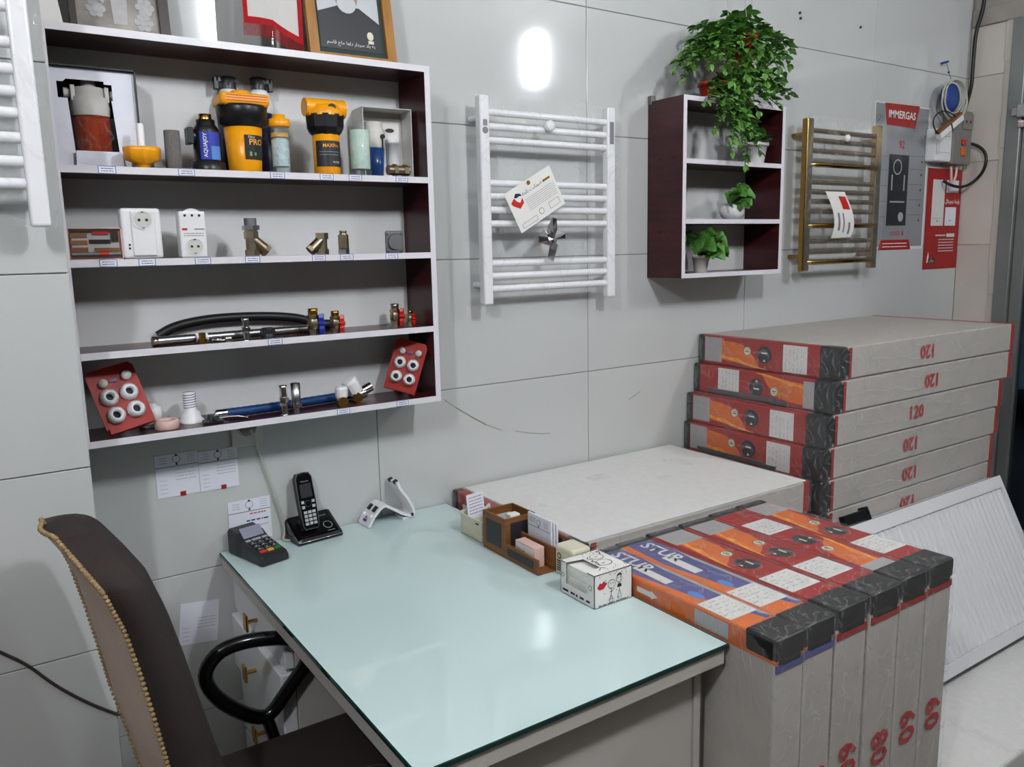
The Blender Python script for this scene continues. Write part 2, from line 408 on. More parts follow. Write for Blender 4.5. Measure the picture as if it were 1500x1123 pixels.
b.rbox((XR-.02, DY-.07, 0), (XR+.08, DY-.004, 2.56), .004).rbox((XR-.02, -1.2, 2.48), (XR+.08, DY-.07, 2.56), .004).rbox((XR-.02, -1.2, 0), (XR+.08, -1.13, 2.48), .004)
part('door_frame', b, 'frame_metal', dr)
part('door_stile', B().rbox((XR, DY-.125, .02), (XR+.05, DY-.072, 2.475), .003).rbox((XR, .5, .02), (XR+.05, .56, 2.475), .003).rbox((XR+.002, .56, .02), (XR+.048, DY-.125, .12), .003), 'frame_metal', dr)
part('pane', B().box((XR+.02, .56, .12), (XR+.026, DY-.125, 2.475)), 'pane_glass', dr)
part('pane', B().box((XR+.02, -1.13, .02), (XR+.026, .5, 2.475)), 'pane_glass', dr)
zb = Px(1485, 165, XR).z
part('lock_bar', B().rbox((XR-.035, .9, zb-.02), (XR-.002, DY-.03, zb+.02), .004).rbox((XR-.045, DY-.10, zb-.03), (XR-.001, DY-.06, zb+.03), .004), 'steel', dr)
part('lock_bar', B().rbox((XR-.03, .9, zb-.075), (XR-.002, DY-.06, zb-.04), .004), 'chrome', dr)
part('push_plate', B().rbox((XR-.012, DY-.155, zb+.05), (XR+.004, DY-.115, zb+.42), .003), 'edge_white', dr)
# the street
struct('ground_street', B().box((XR+.2, -8, -.16), (24, 16, -.1)), 'asphalt', 'dark asphalt street outside the door', 'ground')
bw = struct('wall_street', B().box((17, -8, -.1), (17.4, 16, 7)), 'room_grey', 'building across the street', 'building')
for k in range(7):
    y = -6+k*3.1
    part('window_frame', B().box((16.93, y, .9), (17, y+1.5, 2.6)), 'frame_metal', bw); part('window_pane', B().box((16.9, y+.08, .98), (16.93, y+1.42, 2.52)), 'car_glass', bw)
car = thing('parked_car', 'pale blue car parked in the street beyond the door glass', 'car', (8.3, 3.75, -.1), math.radians(8))
prof = [(-2.0, .35), (-2.05, .62), (-1.9, .80), (-1.0, .93), (-.45, 1.38), (.75, 1.42), (1.45, .98), (1.95, .92), (2.05, .6), (2.0, .35)]
b = B(); n = len(prof)
for (x0, s0), (x1, s1) in zip([(-.8, .93), (-.62, 1.0), (.62, 1.0)], [(-.62, 1.0), (.62, 1.0), (.8, .93)]):
    vs = [(x0, p*s0, .35+(z-.35)*s0) for p, z in prof]+[(x1, p*s1, .35+(z-.35)*s1) for p, z in prof]
    b.add(vs, [(i, (i+1) % n, n+(i+1) % n, n+i) for i in range(n)], False)
b.add([(-.8, p*.93, .35+(z-.35)*.93) for p, z in prof], [tuple(range(n))[::-1]]).add([(.8, p*.93, .35+(z-.35)*.93) for p, z in prof], [tuple(range(n))])
part('car_body', b, 'car_blue', car)
part('windscreen', B().add([(-.55, -.95, .97), (.55, -.95, .97), (.5, -.5, 1.36), (-.5, -.5, 1.36)], [(0, 1, 2, 3)]), 'car_glass', car)
for sx in (-1, 1):
    part('side_window', B().add([(sx*.80, -.75, .98), (sx*.80, 1.2, .98), (sx*.78, .65, 1.34), (sx*.78, -.4, 1.34)], [(0, 1, 2, 3)]), 'car_glass', car)
    part('headlamp', B().rbox((sx*.45-.15, -2.03, .62), (sx*.45+.15, -1.9, .76), .03), 'clear', car)
    for yy in (-1.25, 1.25): part('wheel', B().cyl((sx*.62, yy, .31), (sx*.82, yy, .31), .31, n=24).cyl((sx*.82, yy, .31), (sx*.83, yy, .31), .18, n=16), 'tyre', car)
part('number_plate', B().rbox((-.26, -2.07, .42), (.26, -2.03, .53), .004), 'paper_white', car)
# lamps that light the shop (bulbs on short pendants, above the frame)
for (x, y), where in zip(LAMP_POS, ('in front of the tiled pillar', 'in front of the desk', 'in front of the radiator cartons')):
    sd = {'in front of the tiled pillar': 'left', 'in front of the desk': 'middle', 'in front of the radiator cartons': 'right'}[where]
    t = thing(f'pendant_lamp_{sd}_offscreen', f'bright white pendant bulb hanging from the ceiling {where}', 'lamp', (x, y, ZC), group='pendant lamps')
    part('cord', B().cyl((0, 0, 0), (0, 0, -.10), .006, n=8), 'cable_black', t)
    part('socket', B().lathe([(.02, -.10), (.03, -.11), (.03, -.15)], n=16), 'white_plastic', t)
    part(f'bulb_{sd}_offscreen', B().lathe([(.03, -.15), (.048, -.17), (.05, -.42), (.045, -.44), (.0, -.445)], n=24), 'lamp_glow_dim' if x > 3 else 'lamp_glow', t)

# ------------------------------------------------------------------ desk
DX0, DX1, DY0, DZ = .50, 1.195, 1.03, .752
dk = thing('desk', 'white office desk with drawers standing against the tiled wall', 'desk', (0, 0, 0))
part('desk_top', B().rbox((DX0, DY0, DZ-.036), (DX1, 2.172, DZ), .002), 'desk_white', dk)
part('side_panel', B().rbox((DX1-.036, DY0+.045, 0), (DX1-.018, 2.168, DZ-.036), .0015), 'desk_white', dk)
part('front_panel', B().rbox((DX0+.02, DY0+.05, .12), (DX1-.037, DY0+.066, DZ-.037), .0015), 'desk_white', dk)
part('side_panel', B().rbox((DX0+.02, DY0+.05, 0), (DX0+.038, DY0+.075, DZ-.037), .0015), 'desk_white', dk)
part('corner_trim', B().box((DX1-.018, DY0+.044, 0), (DX1-.0165, DY0+.05, DZ-.037)), 'steel', dk)
pd = part('pedestal', B().rbox((DX0+.045, 1.74, .06), (DX1-.2, 2.165, .70), .002).box((DX0+.06, 1.76, 0), (DX1-.22, 2.14, .06)), 'desk_white', dk)
for z0, z1, out in ((.60, .695, .0), (.44, .59, .012), (.25, .43, .0), (.07, .24, .0)):
    d = part('drawer', B().rbox((DX0+.022-out, 1.745, z0), (DX0+.044, 2.16, z1), .004), 'white_enamel', dk)
    zc = (z0+z1)/2
    part('handle', B().cyl((DX0+.022-out, 1.95, zc), (DX0-.004-out, 1.95, zc), .005, n=10).rbox((DX0-.010-out, 1.935, zc-.022), (DX0-.003-out, 1.965, zc+.022), .003), 'brass', d, 'small brass pull')
g = B(); gx0, gx1, gy0, gy1, gz0, gz1 = DX0-.004, DX1+.006, DY0-.006, 2.174, DZ, DZ+.008
g.use(1).box((gx0, gy0, gz0), (gx1, gy1, gz1)); g.use(0).add([(gx0+.003, gy0+.003, gz1+.0002), (gx1-.003, gy0+.003, gz1+.0002), (gx1-.003, gy1, gz1+.0002), (gx0+.003, gy1, gz1+.0002)], [(0, 1, 2, 3)])
one('glass_sheet', g, ['glass_mint', 'glass_edge'], 'pale mint glass sheet with dark green edge lying on the desk', 'glass')
GZ = DZ+.0082

# ------------------------------------------------------------------ radiator cartons
def carton(name, label, L, W, T, loc, standing=False, style='red', flip=False, num=None, num_at=.5, num_flip=True, group=None, bar=False, film_on=True, plain=False, seed=1, cat='carton'):
    t = thing(name, label, cat, loc, 0, group)
    if standing: t.rotation_euler = (0, PI/2, 0)
    bm_ = 'cardboard_grey'
    part('sleeve', B().rbox((.004, -W+.002, .0015), (L-.004, -.002, T-.003), .004, 2), bm_, t)
    capm = 'red_print' if style == 'red' else 'orange_print'
    cl = .034 if style == 'red' else .05
    cp_ = part('end_cap', B().rbox((0, -W+.0005, .001), (cl, -.0005, T-.002), .004), capm, t)
    part('end_cap', B().rbox((L-.03, -W, .001), (L, 0, T-.002), .004), 'red_print', t)
    for y0, y1, xl in ((-W, -W+.075, .045), (-.03, 0, .03)):
        part('corner_protector', B().rbox((-.003, y0-.001, .0005), (xl, y1+.001, T-.001), .007, 3).rbox((-.001, y0-.0005, .012), (xl+.012, y1-.02 if y0 < -.1 else y1, T-.012), .004, 2), 'black_plastic', t, 'black plastic corner protector')
    part('corner_band', B().box((.05, -W-.0005, .005), (.066, -W+.02, T-.006)), 'red_print' if style == 'red' else 'violet_print', t)
    fr = Fr((0, 0, 0), (0, -1, 0), (0, 0, 1))
    if flip: fr = Fr((0, -W, T), (0, 1, 0), (0, 0, -1))
    if standing and style != 'red': fr = Fr((0, 0, 0), (0, -1, 0), (0, 0, 1))
    if not plain:
        e = .0004
        if style == 'red':
            part('flame_print', B().prism(fr, [(.19*W, .2*T), (.30*W, .16*T), (.40*W, .12*T), (.47*W, .1*T), (.44*W, .35*T), (.38*W, .7*T), (.3*W, .82*T), (.19*W, .86*T)], 0, e), 'orange_print', cp_)
            part('flame_print', B().prism(fr, [(.19*W, .36*T), (.24*W, .30*T), (.30*W, .33*T), (.36*W, .2*T), (.43*W, .14*T), (.53*W, .05*T), (.44*W, .06*T), (.36*W, .12*T), (.28*W, .2*T), (.19*W, .27*T)], e, 2*e), 'flame_yellow', cp_)
            part('round_badge', B().disc(fr, .385*W, .58*T, .017, e, 3*e), 'cream_plastic', cp_)
            part('round_badge_ring', B().ring(fr, .385*W, .58*T, .0165, .002, 3*e, 4*e).rect(fr, .385*W-.009, .58*T-.003, .385*W+.009, .58*T, 3*e, 4*e).rect(fr, .385*W-.005, .58*T+.004, .385*W+.006, .58*T+.006, 3*e, 4*e), 'ink', cp_)
            part('picture_disc', B().disc(fr, .51*W, .52*T, .031, e, 2*e), 'photo_dark', cp_)
            part('picture_mark', B().prism(fr, [(.50*W, .3*T), (.52*W, .3*T), (.51*W, .38*T)], 2*e, 3*e).rect(fr, .49*W, .55*T, .53*W, .6*T, 2*e, 3*e), 'cream_plastic', cp_)
            part('silver_label', B().rect(fr, .055*W, .1*T, .19*W, .93*T, e, 2*e), 'label_silver', cp_)
        else:
            part('violet_print', B().prism(fr, [(.03*W, .25*T), (.3*W, .12*T), (.55*W, .3*T), (.86*W, .78*T), (.86*W, .97*T), (.03*W, .97*T)], 0, e), 'violet_print', cp_)
            part('silver_streak', B().prism(fr, [(.2*W, .97*T), (.32*W, .88*T), (.82*W, .86*T), (.86*W, .97*T)], e, 2*e), 'label_silver', cp_)
            part('name_strip', B().prism(fr, [(.24*W, .34*T), (.44*W, .30*T), (.44*W, .56*T), (.24*W, .60*T)], e, 2*e), 'label_white', cp_)
            ftext('brand_lettering', 'STUR', .055, 'label_white', cp_, fr, .19*W, .62*T, 2*e, bold=.001)
            part('picture_spot', B().disc(fr, .58*W, .42*T, .022, e, 2*e, rv=.012), 'sky_label', cp_)
            # the printed side with an arrow
            fs = Fr((0, 0, 0), (0, -1, 0), (-1, 0, 0))
            part('arrow_print', B().prism(Fr((.034, 0, 0), (0, -1, 0), (-1, 0, 0)), [(.33*W, .004), (.41*W, .004), (.41*W, .0), (.445*W, .010), (.41*W, .02), (.41*W, .016), (.33*W, .016)], .0, .0006), 'label_white', cp_)
            part('side_label', B().rect(Fr((.046, 0, 0), (0, -1, 0), (-1, 0, 0)), .64*W, .006, .80*W, .040, .0, .0007), 'label_silver', cp_)
            part('side_label', B().rect(Fr((.046, 0, 0), (0, -1, 0), (-1, 0, 0)), .2*W, .010, .27*W, .034, .0, .0007), 'label_silver', cp_)
        wl = part('white_label', B().rect(fr, .64*W, .06*T, .80*W, .92*T, e, 3*e), 'label_white', cp_)
        b = B()
        for i in range(5): scribble(b, Fr(fr.at(.66*W+i*.026*W, .12*T), fr.V, -fr.U), 0, -.003, .7*T, .003, 1, .0012, seed*7+i, 3*e, 4*e, 1.2)
        part('small_print', b, 'ink_grey', wl)
        if bar:
            part('taped_bar', B().rbox((-.006, -.62*W, .008), (.0, -.12*W, .024), .001).rbox((-.007, -.71*W, .004), (0, -.60*W, .018), .001), 'dull_metal', cp_)
    if num:
        ff = Fr((0, -W, 0), (1, 0, 0), (0, 0, 1))
        if standing:
            ftext('stencilled_number', num, .085, 'ink_red', t, ff, num_at, T*.5, .0012, 0, bold=.002)
        else:
            ftext('stencilled_number', num, .066, 'ink_red', t, ff, num_at, T*.5, .0012, PI if num_flip else 0, bold=.002)
    if film_on:
        rnd = random.Random(seed); g_ = .0045
        def sh(a, b_, c, d, nu, nv):
            a, b_, c, d = map(Vector, (a, b_, c, d)); nn = (b_-a).cross(d-a).normalized()
            return lambda u, v: a*(1-u)*(1-v)+b_*u*(1-v)+c*u*v+d*(1-u)*v+nn*(.003*noise.noise(Vector((u*9+seed, v*5, seed*3.1)))*(1 if 0 < u < 1 and 0 < v < 1 else 0))
        x0, x1, y0, y1, z0, z1 = -g_, L+g_, -W-g_, g_, .0008, T-.0005
        fb = B()
        fb.grid(sh((x0, y1, z0), (x0, y0, z0), (x0, y0, z1), (x0, y1, z1), 1, 1), 24, 8)
        fb.grid(sh((x0, y0, z0), (x1, y0, z0), (x1, y0, z1), (x0, y0, z1), 1, 1), 34, 8)
        fb.grid(sh((x0, y1, z0), (x0, y1, z1), (x1, y1, z1), (x1, y1, z0), 1, 1), 2, 2) if False else None
        if standing: fb.grid(sh((x0, y1, z0), (x1, y1, z0), (x1, y0, z0), (x0, y0, z0), 1, 1), 20, 20)
        else: fb.grid(sh((x0, y0, z1), (x1, y0, z1), (x1, y1, z1), (x0, y1, z1), 1, 1), 30, 18)
        part('plastic_wrap', fb, 'film_box', t)
    return t
CT, CW = .1105, .612
ranks = ['topmost', 'second from the top', 'third from the top', 'fourth from the top', 'fifth from the top', 'sixth from the top', 'seventh from the top', 'eighth from the top', 'ninth from the top', 'tenth from the top', 'lowest']
xs = [2.335, 2.312, 2.275, 2.262, 2.268, 2.268]; xe = [3.505, 3.500, 3.440, 3.425, 3.402, 3.400]
npx = [(1360, 503), (1366, 548), (1342, 602), (1335, 638), (1333, 688), (1330, 725)]
for i in range(11):
    k = min(i, 5); z = 1.2155-CT*(i+1)
    if i == 10: z = 0.0
    nx = Pw(*npx[k], D-.004-CW).x-xs[k]
    lab = (f'flat radiator carton marked 120, {ranks[i]} of the tall stack' if i < 6 else f'flat radiator carton behind the leaning radiator, {ranks[i]} of the tall stack')
    carton('radiator_carton', lab, xe[k]-xs[k], CW, CT if i < 10 else 1.2155-CT*10, (xs[k], D-.004, z), num='120' if i < 6 else None, num_at=nx, num_flip=(i != 2),
           flip=(i == 1), bar=(i in (1, 3)), group='radiator cartons in the tall stack', seed=i+1, plain=i > 5, film_on=i < 7)
# the pack lying level with the desk, and the packs it rests on
LZ = .803
lp = carton('radiator_carton', 'white foam-topped radiator carton lying flat beside the desk against the wall', .955, .63, .105, (1.225, D-.004, LZ-.105), seed=31, plain=True, group='radiator cartons lying by the desk')
part('foam_sheet', B().rbox((.035, -.622, .1025), (.945, -.012, .1060), .002), 'foam_white', lp, 'white foam sheet')
part('white_label', B().rect(Fr((0, 0, 0), (0, -1, 0), (0, 0, 1)), .06, .02, .12, .07, .0002, .001), 'label_white', lp)
for i in range(6):
    carton('radiator_carton', f'radiator carton beside the desk, {["lowest", "second", "third", "fourth", "fifth", "sixth"][i]} up in the pile under the foam-topped one', .945, .62, .1163, (1.23, D-.006, .1163*i), seed=40+i, plain=True, film_on=False, group='radiator cartons lying by the desk')
# six packs standing on end
bx = [1.208, 1.303, 1.417, 1.535, 1.655, 1.772]; bwid = [.094, .104, .114, .116, .113, .114]
yb = [1.490, 1.494, 1.500, 1.498, 1.502, 1.506]; dzz = [0, 0, .0, .002, .003, .003]
nums = [None, '80', '60', '80', '60', '60']; npy = [0, 1150, 1110, 1095, 1066, 1045]; npx2 = [0, 1193, 1243, 1285, 1323, 1362]
labs = ['orange and violet radiator carton standing on end against the desk', 'orange and violet radiator carton standing next to the red cartons',
        'red radiator carton on end, next to the orange and violet ones', 'red radiator carton on end, second after the orange and violet ones',
        'red radiator carton on end, last but one before the leaning radiator', 'red radiator carton on end next to the leaning radiator']
for i in range(6):
    W_ = .572
    at = .803+dzz[i]-Pw(npx2[i] or 1200, npy[i] or 1100, yb[i]-W_).z
    carton('radiator_carton', labs[i], .803+dzz[i], W_, bwid[i], (bx[i], yb[i], .803+dzz[i]), True, 'red' if i > 1 else 'orange', flip=(i == 4), num=nums[i], num_at=at, seed=60+i, group='radiator cartons standing on end')
# foam-wrapped pack on the floor carrying the bare radiator
fp = thing('wrapped_radiator', 'foam-wrapped flat radiator lying on the floor under the leaning radiator', 'radiator', (1.93, .950, 0))
part('wrapped_body', B().rbox((0, 0, 0), (1.25, .60, .10), .012, 3), 'foam_white', fp)
part('tape_strip', B().box((.4, -.0006, .0), (.45, .6, .1006)), 'film_soft', fp)
# bare panel radiator leaning on the stack
RL, RHt, RT = 1.20, .555, .07
ang = math.atan2(.245, .50)
ra = thing('panel_radiator', 'bare white ribbed panel radiator leaning against the tall stack', 'radiator', (2.11, 1.245, .134))
ra.rotation_euler = (-ang, 0, 0)
b = B(); nr = 36; pit = (RL-.05)/nr
b.box((0, .0155, 0), (RL, .018, RHt)); b.box((0, 0, 0), (.022, .016, RHt)).box((RL-.022, 0, 0), (RL, .016, RHt)).box((.022, 0, RHt-.045), (RL-.022, .016, RHt)).box((.022, 0, 0), (RL-.022, .016, .04))
part('front_panel', b, 'white_enamel', ra)
rb = B(); pr = [(-.0105, .016), (-.005, .0005), (.005, .0005), (.0105, .016)]
vs = [(x, y, z) for z in (.045, RHt-.05) for x, y in pr]+[(x, .016, z) for z in (.036, RHt-.041) for x, y in pr]
rb.add(vs, [(0, 1, 5, 4), (1, 2, 6, 5), (2, 3, 7, 6), (8, 9, 1, 0), (9, 10, 2, 1), (10, 11, 3, 2), (4, 5, 13, 12), (5, 6, 14, 13), (6, 7, 15, 14)])
rme = rb.mesh('rib', 'white_enamel')
for i in range(nr): link('rib', rme, ra, (.025+pit*(i+.5), 0, 0))
part('rear_panel', B().rbox((0, RT-.012, 0), (RL, RT, RHt), .003), 'white_enamel', ra)
part('top_grille', B().rbox((0, .0125, RHt-.012), (RL, RT-.0125, RHt), .002), 'white_enamel', ra)
part('top_slot', B().box((.02, .013, RHt), (RL-.02, .0165, RHt+.0006)), 'charcoal', ra)
for x in (0, RL-.003): part('side_cover', B().box((x, .0125, .01), (x+.003, RT-.0125, RHt-.012)), 'white_enamel', ra)
for z in (.05, RHt-.06): part('valve_port', B().cyl((RL-.002, .04, z), (RL+.012, .04, z), .016, n=14), 'steel', ra)
p = Pw(1262, 757, 1.52)
one('wall_bracket', B().rbox((-.06, -.012, -.016), (.07, .012, .018), .003).rbox((.055, -.014, -.02), (.078, .014, .026), .003).cyl((.066, -.018, .008), (.066, -.013, .008), .006, n=10), 'black_plastic', 'black metal mounting bracket lying on top of the leaning radiator', 'bracket', (2.40, 1.529, .6335), 0).rotation_euler = (-ang, 0, 0)

# ------------------------------------------------------------------ chair
ch = thing('office_chair', 'dark brown office chair with beige back and black loop armrests', 'chair', (0, 0, 0))
zs = [.47, .58, .69, .78, .877, .965, 1.035, 1.072, 1.092]
rx = [.245, .226, .203, .190, .174, .156, .132, .112, .100]
fx = [.330, .310, .284, .264, .244, .223, .200, .178, .150]
yc, hw = 1.55, .195
def bk(front_side):
    def fn(u, v):
        i = v*(len(zs)-1); k = min(int(i), len(zs)-2); t = i-k
        z = zs[k]*(1-t)+zs[k+1]*t; xr_ = rx[k]*(1-t)+rx[k+1]*t; xf = fx[k]*(1-t)+fx[k+1]*t
        hw_ = hw*(1-.03*abs(v-.5)) if v < .72 else hw*(1-.74*((v-.72)/.28)**2.2)
        s_ = (u-.5)*2; y = yc+hw_*s_
        e = (1-abs(s_)**6)
        if front_side: x = xr_+.012+(xf-xr_-.012)*(.80+.20*e)+.012*e
        else: x = xr_-.012*(1-s_*s_)
        return Vector((x-.10*(y-1.36), y, z))
    return fn
b = B(); F_, R_ = bk(True), bk(False); nu, nv = 16, 28
b.grid(lambda u, v: F_(u, v), nu, nv)
for u in (0, 1): b.grid(lambda a, v, u=u: R_(u, v).lerp(F_(u, v), (1-a) if u == 1 else a)+Vector((0, (u-.5)*.03*math.sin(PI*a)*(1-v**6), 0)), 6, nv)
b.grid(lambda u, a: R_(u, 1).lerp(F_(u, 1), a)+Vector((0, 0, .022*math.sin(PI*a)*math.sin(PI*u)**.5)), nu, 6)
part('backrest', b, 'chair_brown', ch)
part('back_cover', B().grid(lambda u, v: R_(1-u, v)-Vector((.001, 0, 0)), nu, nv), 'chair_beige', ch, 'beige woven rear cover of the backrest')
pts = [R_(0, v/40) for v in range(41)]+[R_(u/12, 1)+Vector((0, 0, .004)) for u in range(1, 12)]+[R_(1, 1-v/40) for v in range(41)]
br = B()
rnd = random.Random(5)
for a, c in zip(pts[:-1], pts[1:]):
    for t in (0, .5):
        p = a.lerp(c, t)+Vector((-.003, 0, 0)); br.lathe([(0, -.005), (.0045, -.002), (.0045, .002), (0, .005)], p, 6, ax=(rnd.uniform(-.5, .5), rnd.uniform(-.5, .5), 1))
part('braid_trim', br, 'braid', ch, 'beige braided trim')
part('seat', B().rbox((.25, 1.33, .40), (.70, 1.70, .49), .035, 4), 'chair_brown', ch)
part('seat_shell', B().rbox((.27, 1.36, .375), (.66, 1.69, .402), .01, 2), 'black_plastic', ch)
px_ = [(452, 968), (423, 1007), (398, 1046), (377, 1052), (337, 1036), (307, 1012), (298, 986), (318, 955), (350, 941), (385, 935), (420, 934), (450, 945)]
loop = [Pw(x, y, 1.722) for x, y in px_]
def smooth(pts, it=2, closed=True):
    for _ in range(it):
        n = len(pts); o = []
        for i in range(n if closed else n-1):
            a, c = pts[i], pts[(i+1) % n]; o += [a.lerp(c, .25), a.lerp(c, .75)]
        pts = o if closed else [pts[0]]+o+[pts[-1]]
    return pts
for yy in (0, -.585):
    lp_ = [Vector((p.x, p.y+yy, p.z)) for p in smooth(loop, 2)]
    ar = part('armrest', B().tube(lp_, .0165, 10, closed=True), 'black_gloss', ch)
    bt = min(lp_, key=lambda p: p.z)
    part('arm_bracket', B().tube([bt, bt+Vector((.01, -.02 if yy == 0 else .02, -.05)), Vector((bt.x+.02, 1.66 if yy == 0 else 1.37, .395))], .014, 8), 'black_gloss', ar)
part('gas_column', B().cyl((.46, 1.52, .13), (.46, 1.52, .39), .028, .028, n=16), 'black_plastic', ch)
for k in range(5):
    a = 2*PI*k/5+.3; e = Vector((.46+.2*math.cos(a), 1.52+.2*math.sin(a), .085))
    lg = part('leg', B().tube([(.46, 1.52, .14), e], [.03, .018], 8), 'black_plastic', ch)
    part('castor', B().cyl((e.x-.012*math.sin(a), e.y+.012*math.cos(a), .03), (e.x+.012*math.sin(a), e.y-.012*math.cos(a), .03), .03, n=14).cyl((e.x, e.y, .04), (e.x, e.y, .09), .007, n=8), 'black_plastic', lg)
pts = [Pw(x, y, PILY-.004) for x, y in ((-60, 925), (0, 955), (40, 973), (75, 1000), (110, 1020), (140, 1034), (170, 1045))]
for p in pts: p.y = PILY-.0035
pts[-1] = Vector((PILX-.004, PILY-.0035, pts[-1].z)); pts += [Vector((PILX+.013, PILY-.012, pts[-1].z-.006)), Vector((PILX+.005, PILY+.03, pts[-1].z-.02)), Vector((PILX+.005, PILY+.2, pts[-1].z-.08))]
one('wall_cable', B().tube(smooth(pts, 2, False), .0032, 6), 'cable_brown', 'thin dark cord running across the pillar behind the chair', 'cord')
# ------------------------------------------------------------------ display shelves
SY, SB = 2.0165, 2.176
SZ = [1.1425, 1.3435, 1.549, 1.752, 2.043]      # board tops, bottom to top
sh = thing('display_shelf', 'burgundy wall shelf unit with white edges full of plumbing parts', 'shelf', (0, 0, 0))
def edged(name, a, b_, m):
    o = part(name, B().box(a, b_), m, sh)
    part('edge_band', B().box((a[0], a[1]-.001, a[2]), (b_[0], a[1], b_[2])), 'edge_white', o, 'white edge strip'); return o
edged('side_panel', (.184, SY, 1.1265), (.200, SB, 2.043), 'burgundy'); edged('side_panel', (1.090, SY, 1.1265), (1.106, SB, 2.043), 'burgundy')
for z in SZ: edged('shelf_board', (.2002, SY, z-.016), (1.0898, SB-.004, z), 'burgundy_h')
part('back_panel', B().box((.2002, SB-.004, 1.1265), (1.0898, SB, 2.043)), 'board_white', sh)
def spot(px, py, lvl, y=None):
    z = SZ[lvl]
    if y is None: y = min(max(Ph(px, py, z).y, SY+.02), SB-.035)
    p = Pw(px, py, y); return Vector((p.x, y, z)), mpp(p)
def hexa(b, c0, c1, r): return b.cyl(c0, c1, r, n=6, smooth=False)
def bend(r, z0, k=1.0, a0=0.0): return lambda x, y, z: Vector((r*math.sin(a0+x/r), -r*math.cos(a0+x/r), z0+y))
def patch(b, r, z0, z1, a0, a1, n=10, r2=None):
    r2 = r2 or r
    return b.grid(lambda u, v: Vector(((r+(r2-r)*v)*math.sin(a0+(a1-a0)*u), -(r+(r2-r)*v)*math.cos(a0+(a1-a0)*u), z0+(z1-z0)*v)), n, 1)
# --- level 4 (top compartment)
L, k = spot(140, 238, 3, SY+.105)
t = thing('open_carton', 'open black carton with grey card insert in the top compartment', 'box', L)
wx0, wx1, hh, dp = .203-L.x, 60*k, 140*k, .046
b = B().box((wx0, -dp, 0), (wx0+.003, .045, hh)).box((wx1-.003, -dp, 0), (wx1, .045, hh)).box((wx0, -dp, 0), (wx1, .045, .003)).box((wx0, -dp, hh-.003), (wx1, .045, hh)).box((wx0, .042, 0), (wx1, .045, hh))
part('carton_wall', b, 'black_plastic', t)
f = front((0, -dp+.012, 0))
b = B().prism(f, [(wx0+.003, .003), (-26*k, .003), (-30*k, 96*k), (-42*k, 96*k), (-42*k, 118*k), (-34*k, 118*k), (-30*k, 122*k), (-30*k, hh-.004), (wx0+.003, hh-.004)], -.002, 0)
b.prism(f, [(32*k, .003), (wx1-.003, .003), (wx1-.003, hh-.004), (18*k, hh-.004), (18*k, 118*k), (28*k, 118*k), (28*k, 96*k), (26*k, 96*k)], -.002, 0)
b.prism(f, [(-30*k, 122*k), (18*k, 122*k), (18*k, hh-.004), (-30*k, hh-.004)], -.002, 0).prism(f, [(-28*k, .003), (34*k, .003), (32*k, 24*k), (-27*k, 24*k)], .0095, .0115)
part('card_insert', b, 'paper', t)
ff = lambda u, v: Vector((wx0+(wx1-wx0)*u, -dp-.002-.003*noise.noise(Vector((u*7, v*7, 1))), 20*k+50*k*v))
part('plastic_film', B().grid(ff, 20, 8), 'film_clear', t)
f_ = thing('water_filter', 'amber water filter with pale grey cap inside the open black carton', 'filter', L+Vector((0, -.003, .0035)))
part('cap', B().lathe([(26, 72), (27, 84), (25, 98), (20, 100), (20, 112), (10, 113), (10, 122), (0, 123)], k=k, n=24), 'grey_white', f_)
for sx in (-1, 1): part('port', B().cyl((sx*18*k, 0, 104*k), (sx*33*k, 0, 104*k), 7*k, n=14).rbox((sx*22*k-3*k, -12*k, 92*k), (sx*22*k+3*k, -4*k, 114*k), .002), 'grey_white', f_)
part('bowl', B().lathe([(22, 0), (24, 3), (25, 72)], k=k, n=24), 'amber', f_)
part('cartridge', B().lathe([(9, 3), (9, 70)], k=k, n=16), 'amber_core', f_)
L, k = spot(210, 242, 3, SY+.018)
t = thing('filter_bowl_cap', 'yellow scalloped filter cap with white core beside the open carton', 'filter', L)
b = B(); n = 32; prof = [(9, 0), (11, 6), (24, 11), (25, 24), (25, 29), (0, 30)]
vs = []
for r, z in prof:
    for i in range(n):
        a = 2*PI*i/n; q_ = r*(1+(.045*math.cos(8*a) if r > 20 else 0)); vs.append((q_*k*math.cos(a), q_*k*math.sin(a), z*k))
b.add(vs, [(j*n+i, j*n+(i+1) % n, (j+1)*n+(i+1) % n, (j+1)*n+i) for j in range(len(prof)-1) for i in range(n)], True).add(vs[:n], [tuple(range(n))[::-1]])
part('cap', b, 'yellow_plastic', t); part('core', B().lathe([(5.5, 29), (5.5, 60), (4, 63), (0, 63)], k=k, n=16), 'white_plastic', t)
L, k = spot(255, 240, 3, SY+.045)
one('filter_cartridge', B().lathe([(10.5, 0), (11, 1), (11, 56), (8, 56), (8, 50), (0, 50)], k=k, n=24), 'mesh_grey', 'plain grey mesh cartridge standing on the top compartment board', 'filter', L)
L, k = spot(306, 247, 3, SY+.040)
t = thing('filter_valve', 'black filter valve with blue label and brass outlet', 'valve', L)
part('body', B().lathe([(24, 0), (24, 12), (19, 14), (19, 56), (16, 62), (13, 66), (13, 72), (0, 72)], k=k, n=24).cyl((-14*k, 0, 48*k), (-22*k, 0, 48*k), 9*k, n=14).rbox((-28*k, -11*k, 37*k), (-20*k, 11*k, 60*k), .002), 'black_plastic', t)
part('outlet', B().lathe([(9, 72), (9, 80), (7, 80), (7, 74), (0, 74)], k=k, n=18), 'brass', t)
lb = part('label', patch(B(), 19.4*k, 15*k, 54*k, -.75, .85), 'blue_label', t)
part('label_corner', patch(B(), 19.7*k, 15*k, 34*k, .05, .84), 'sky_label', lb)
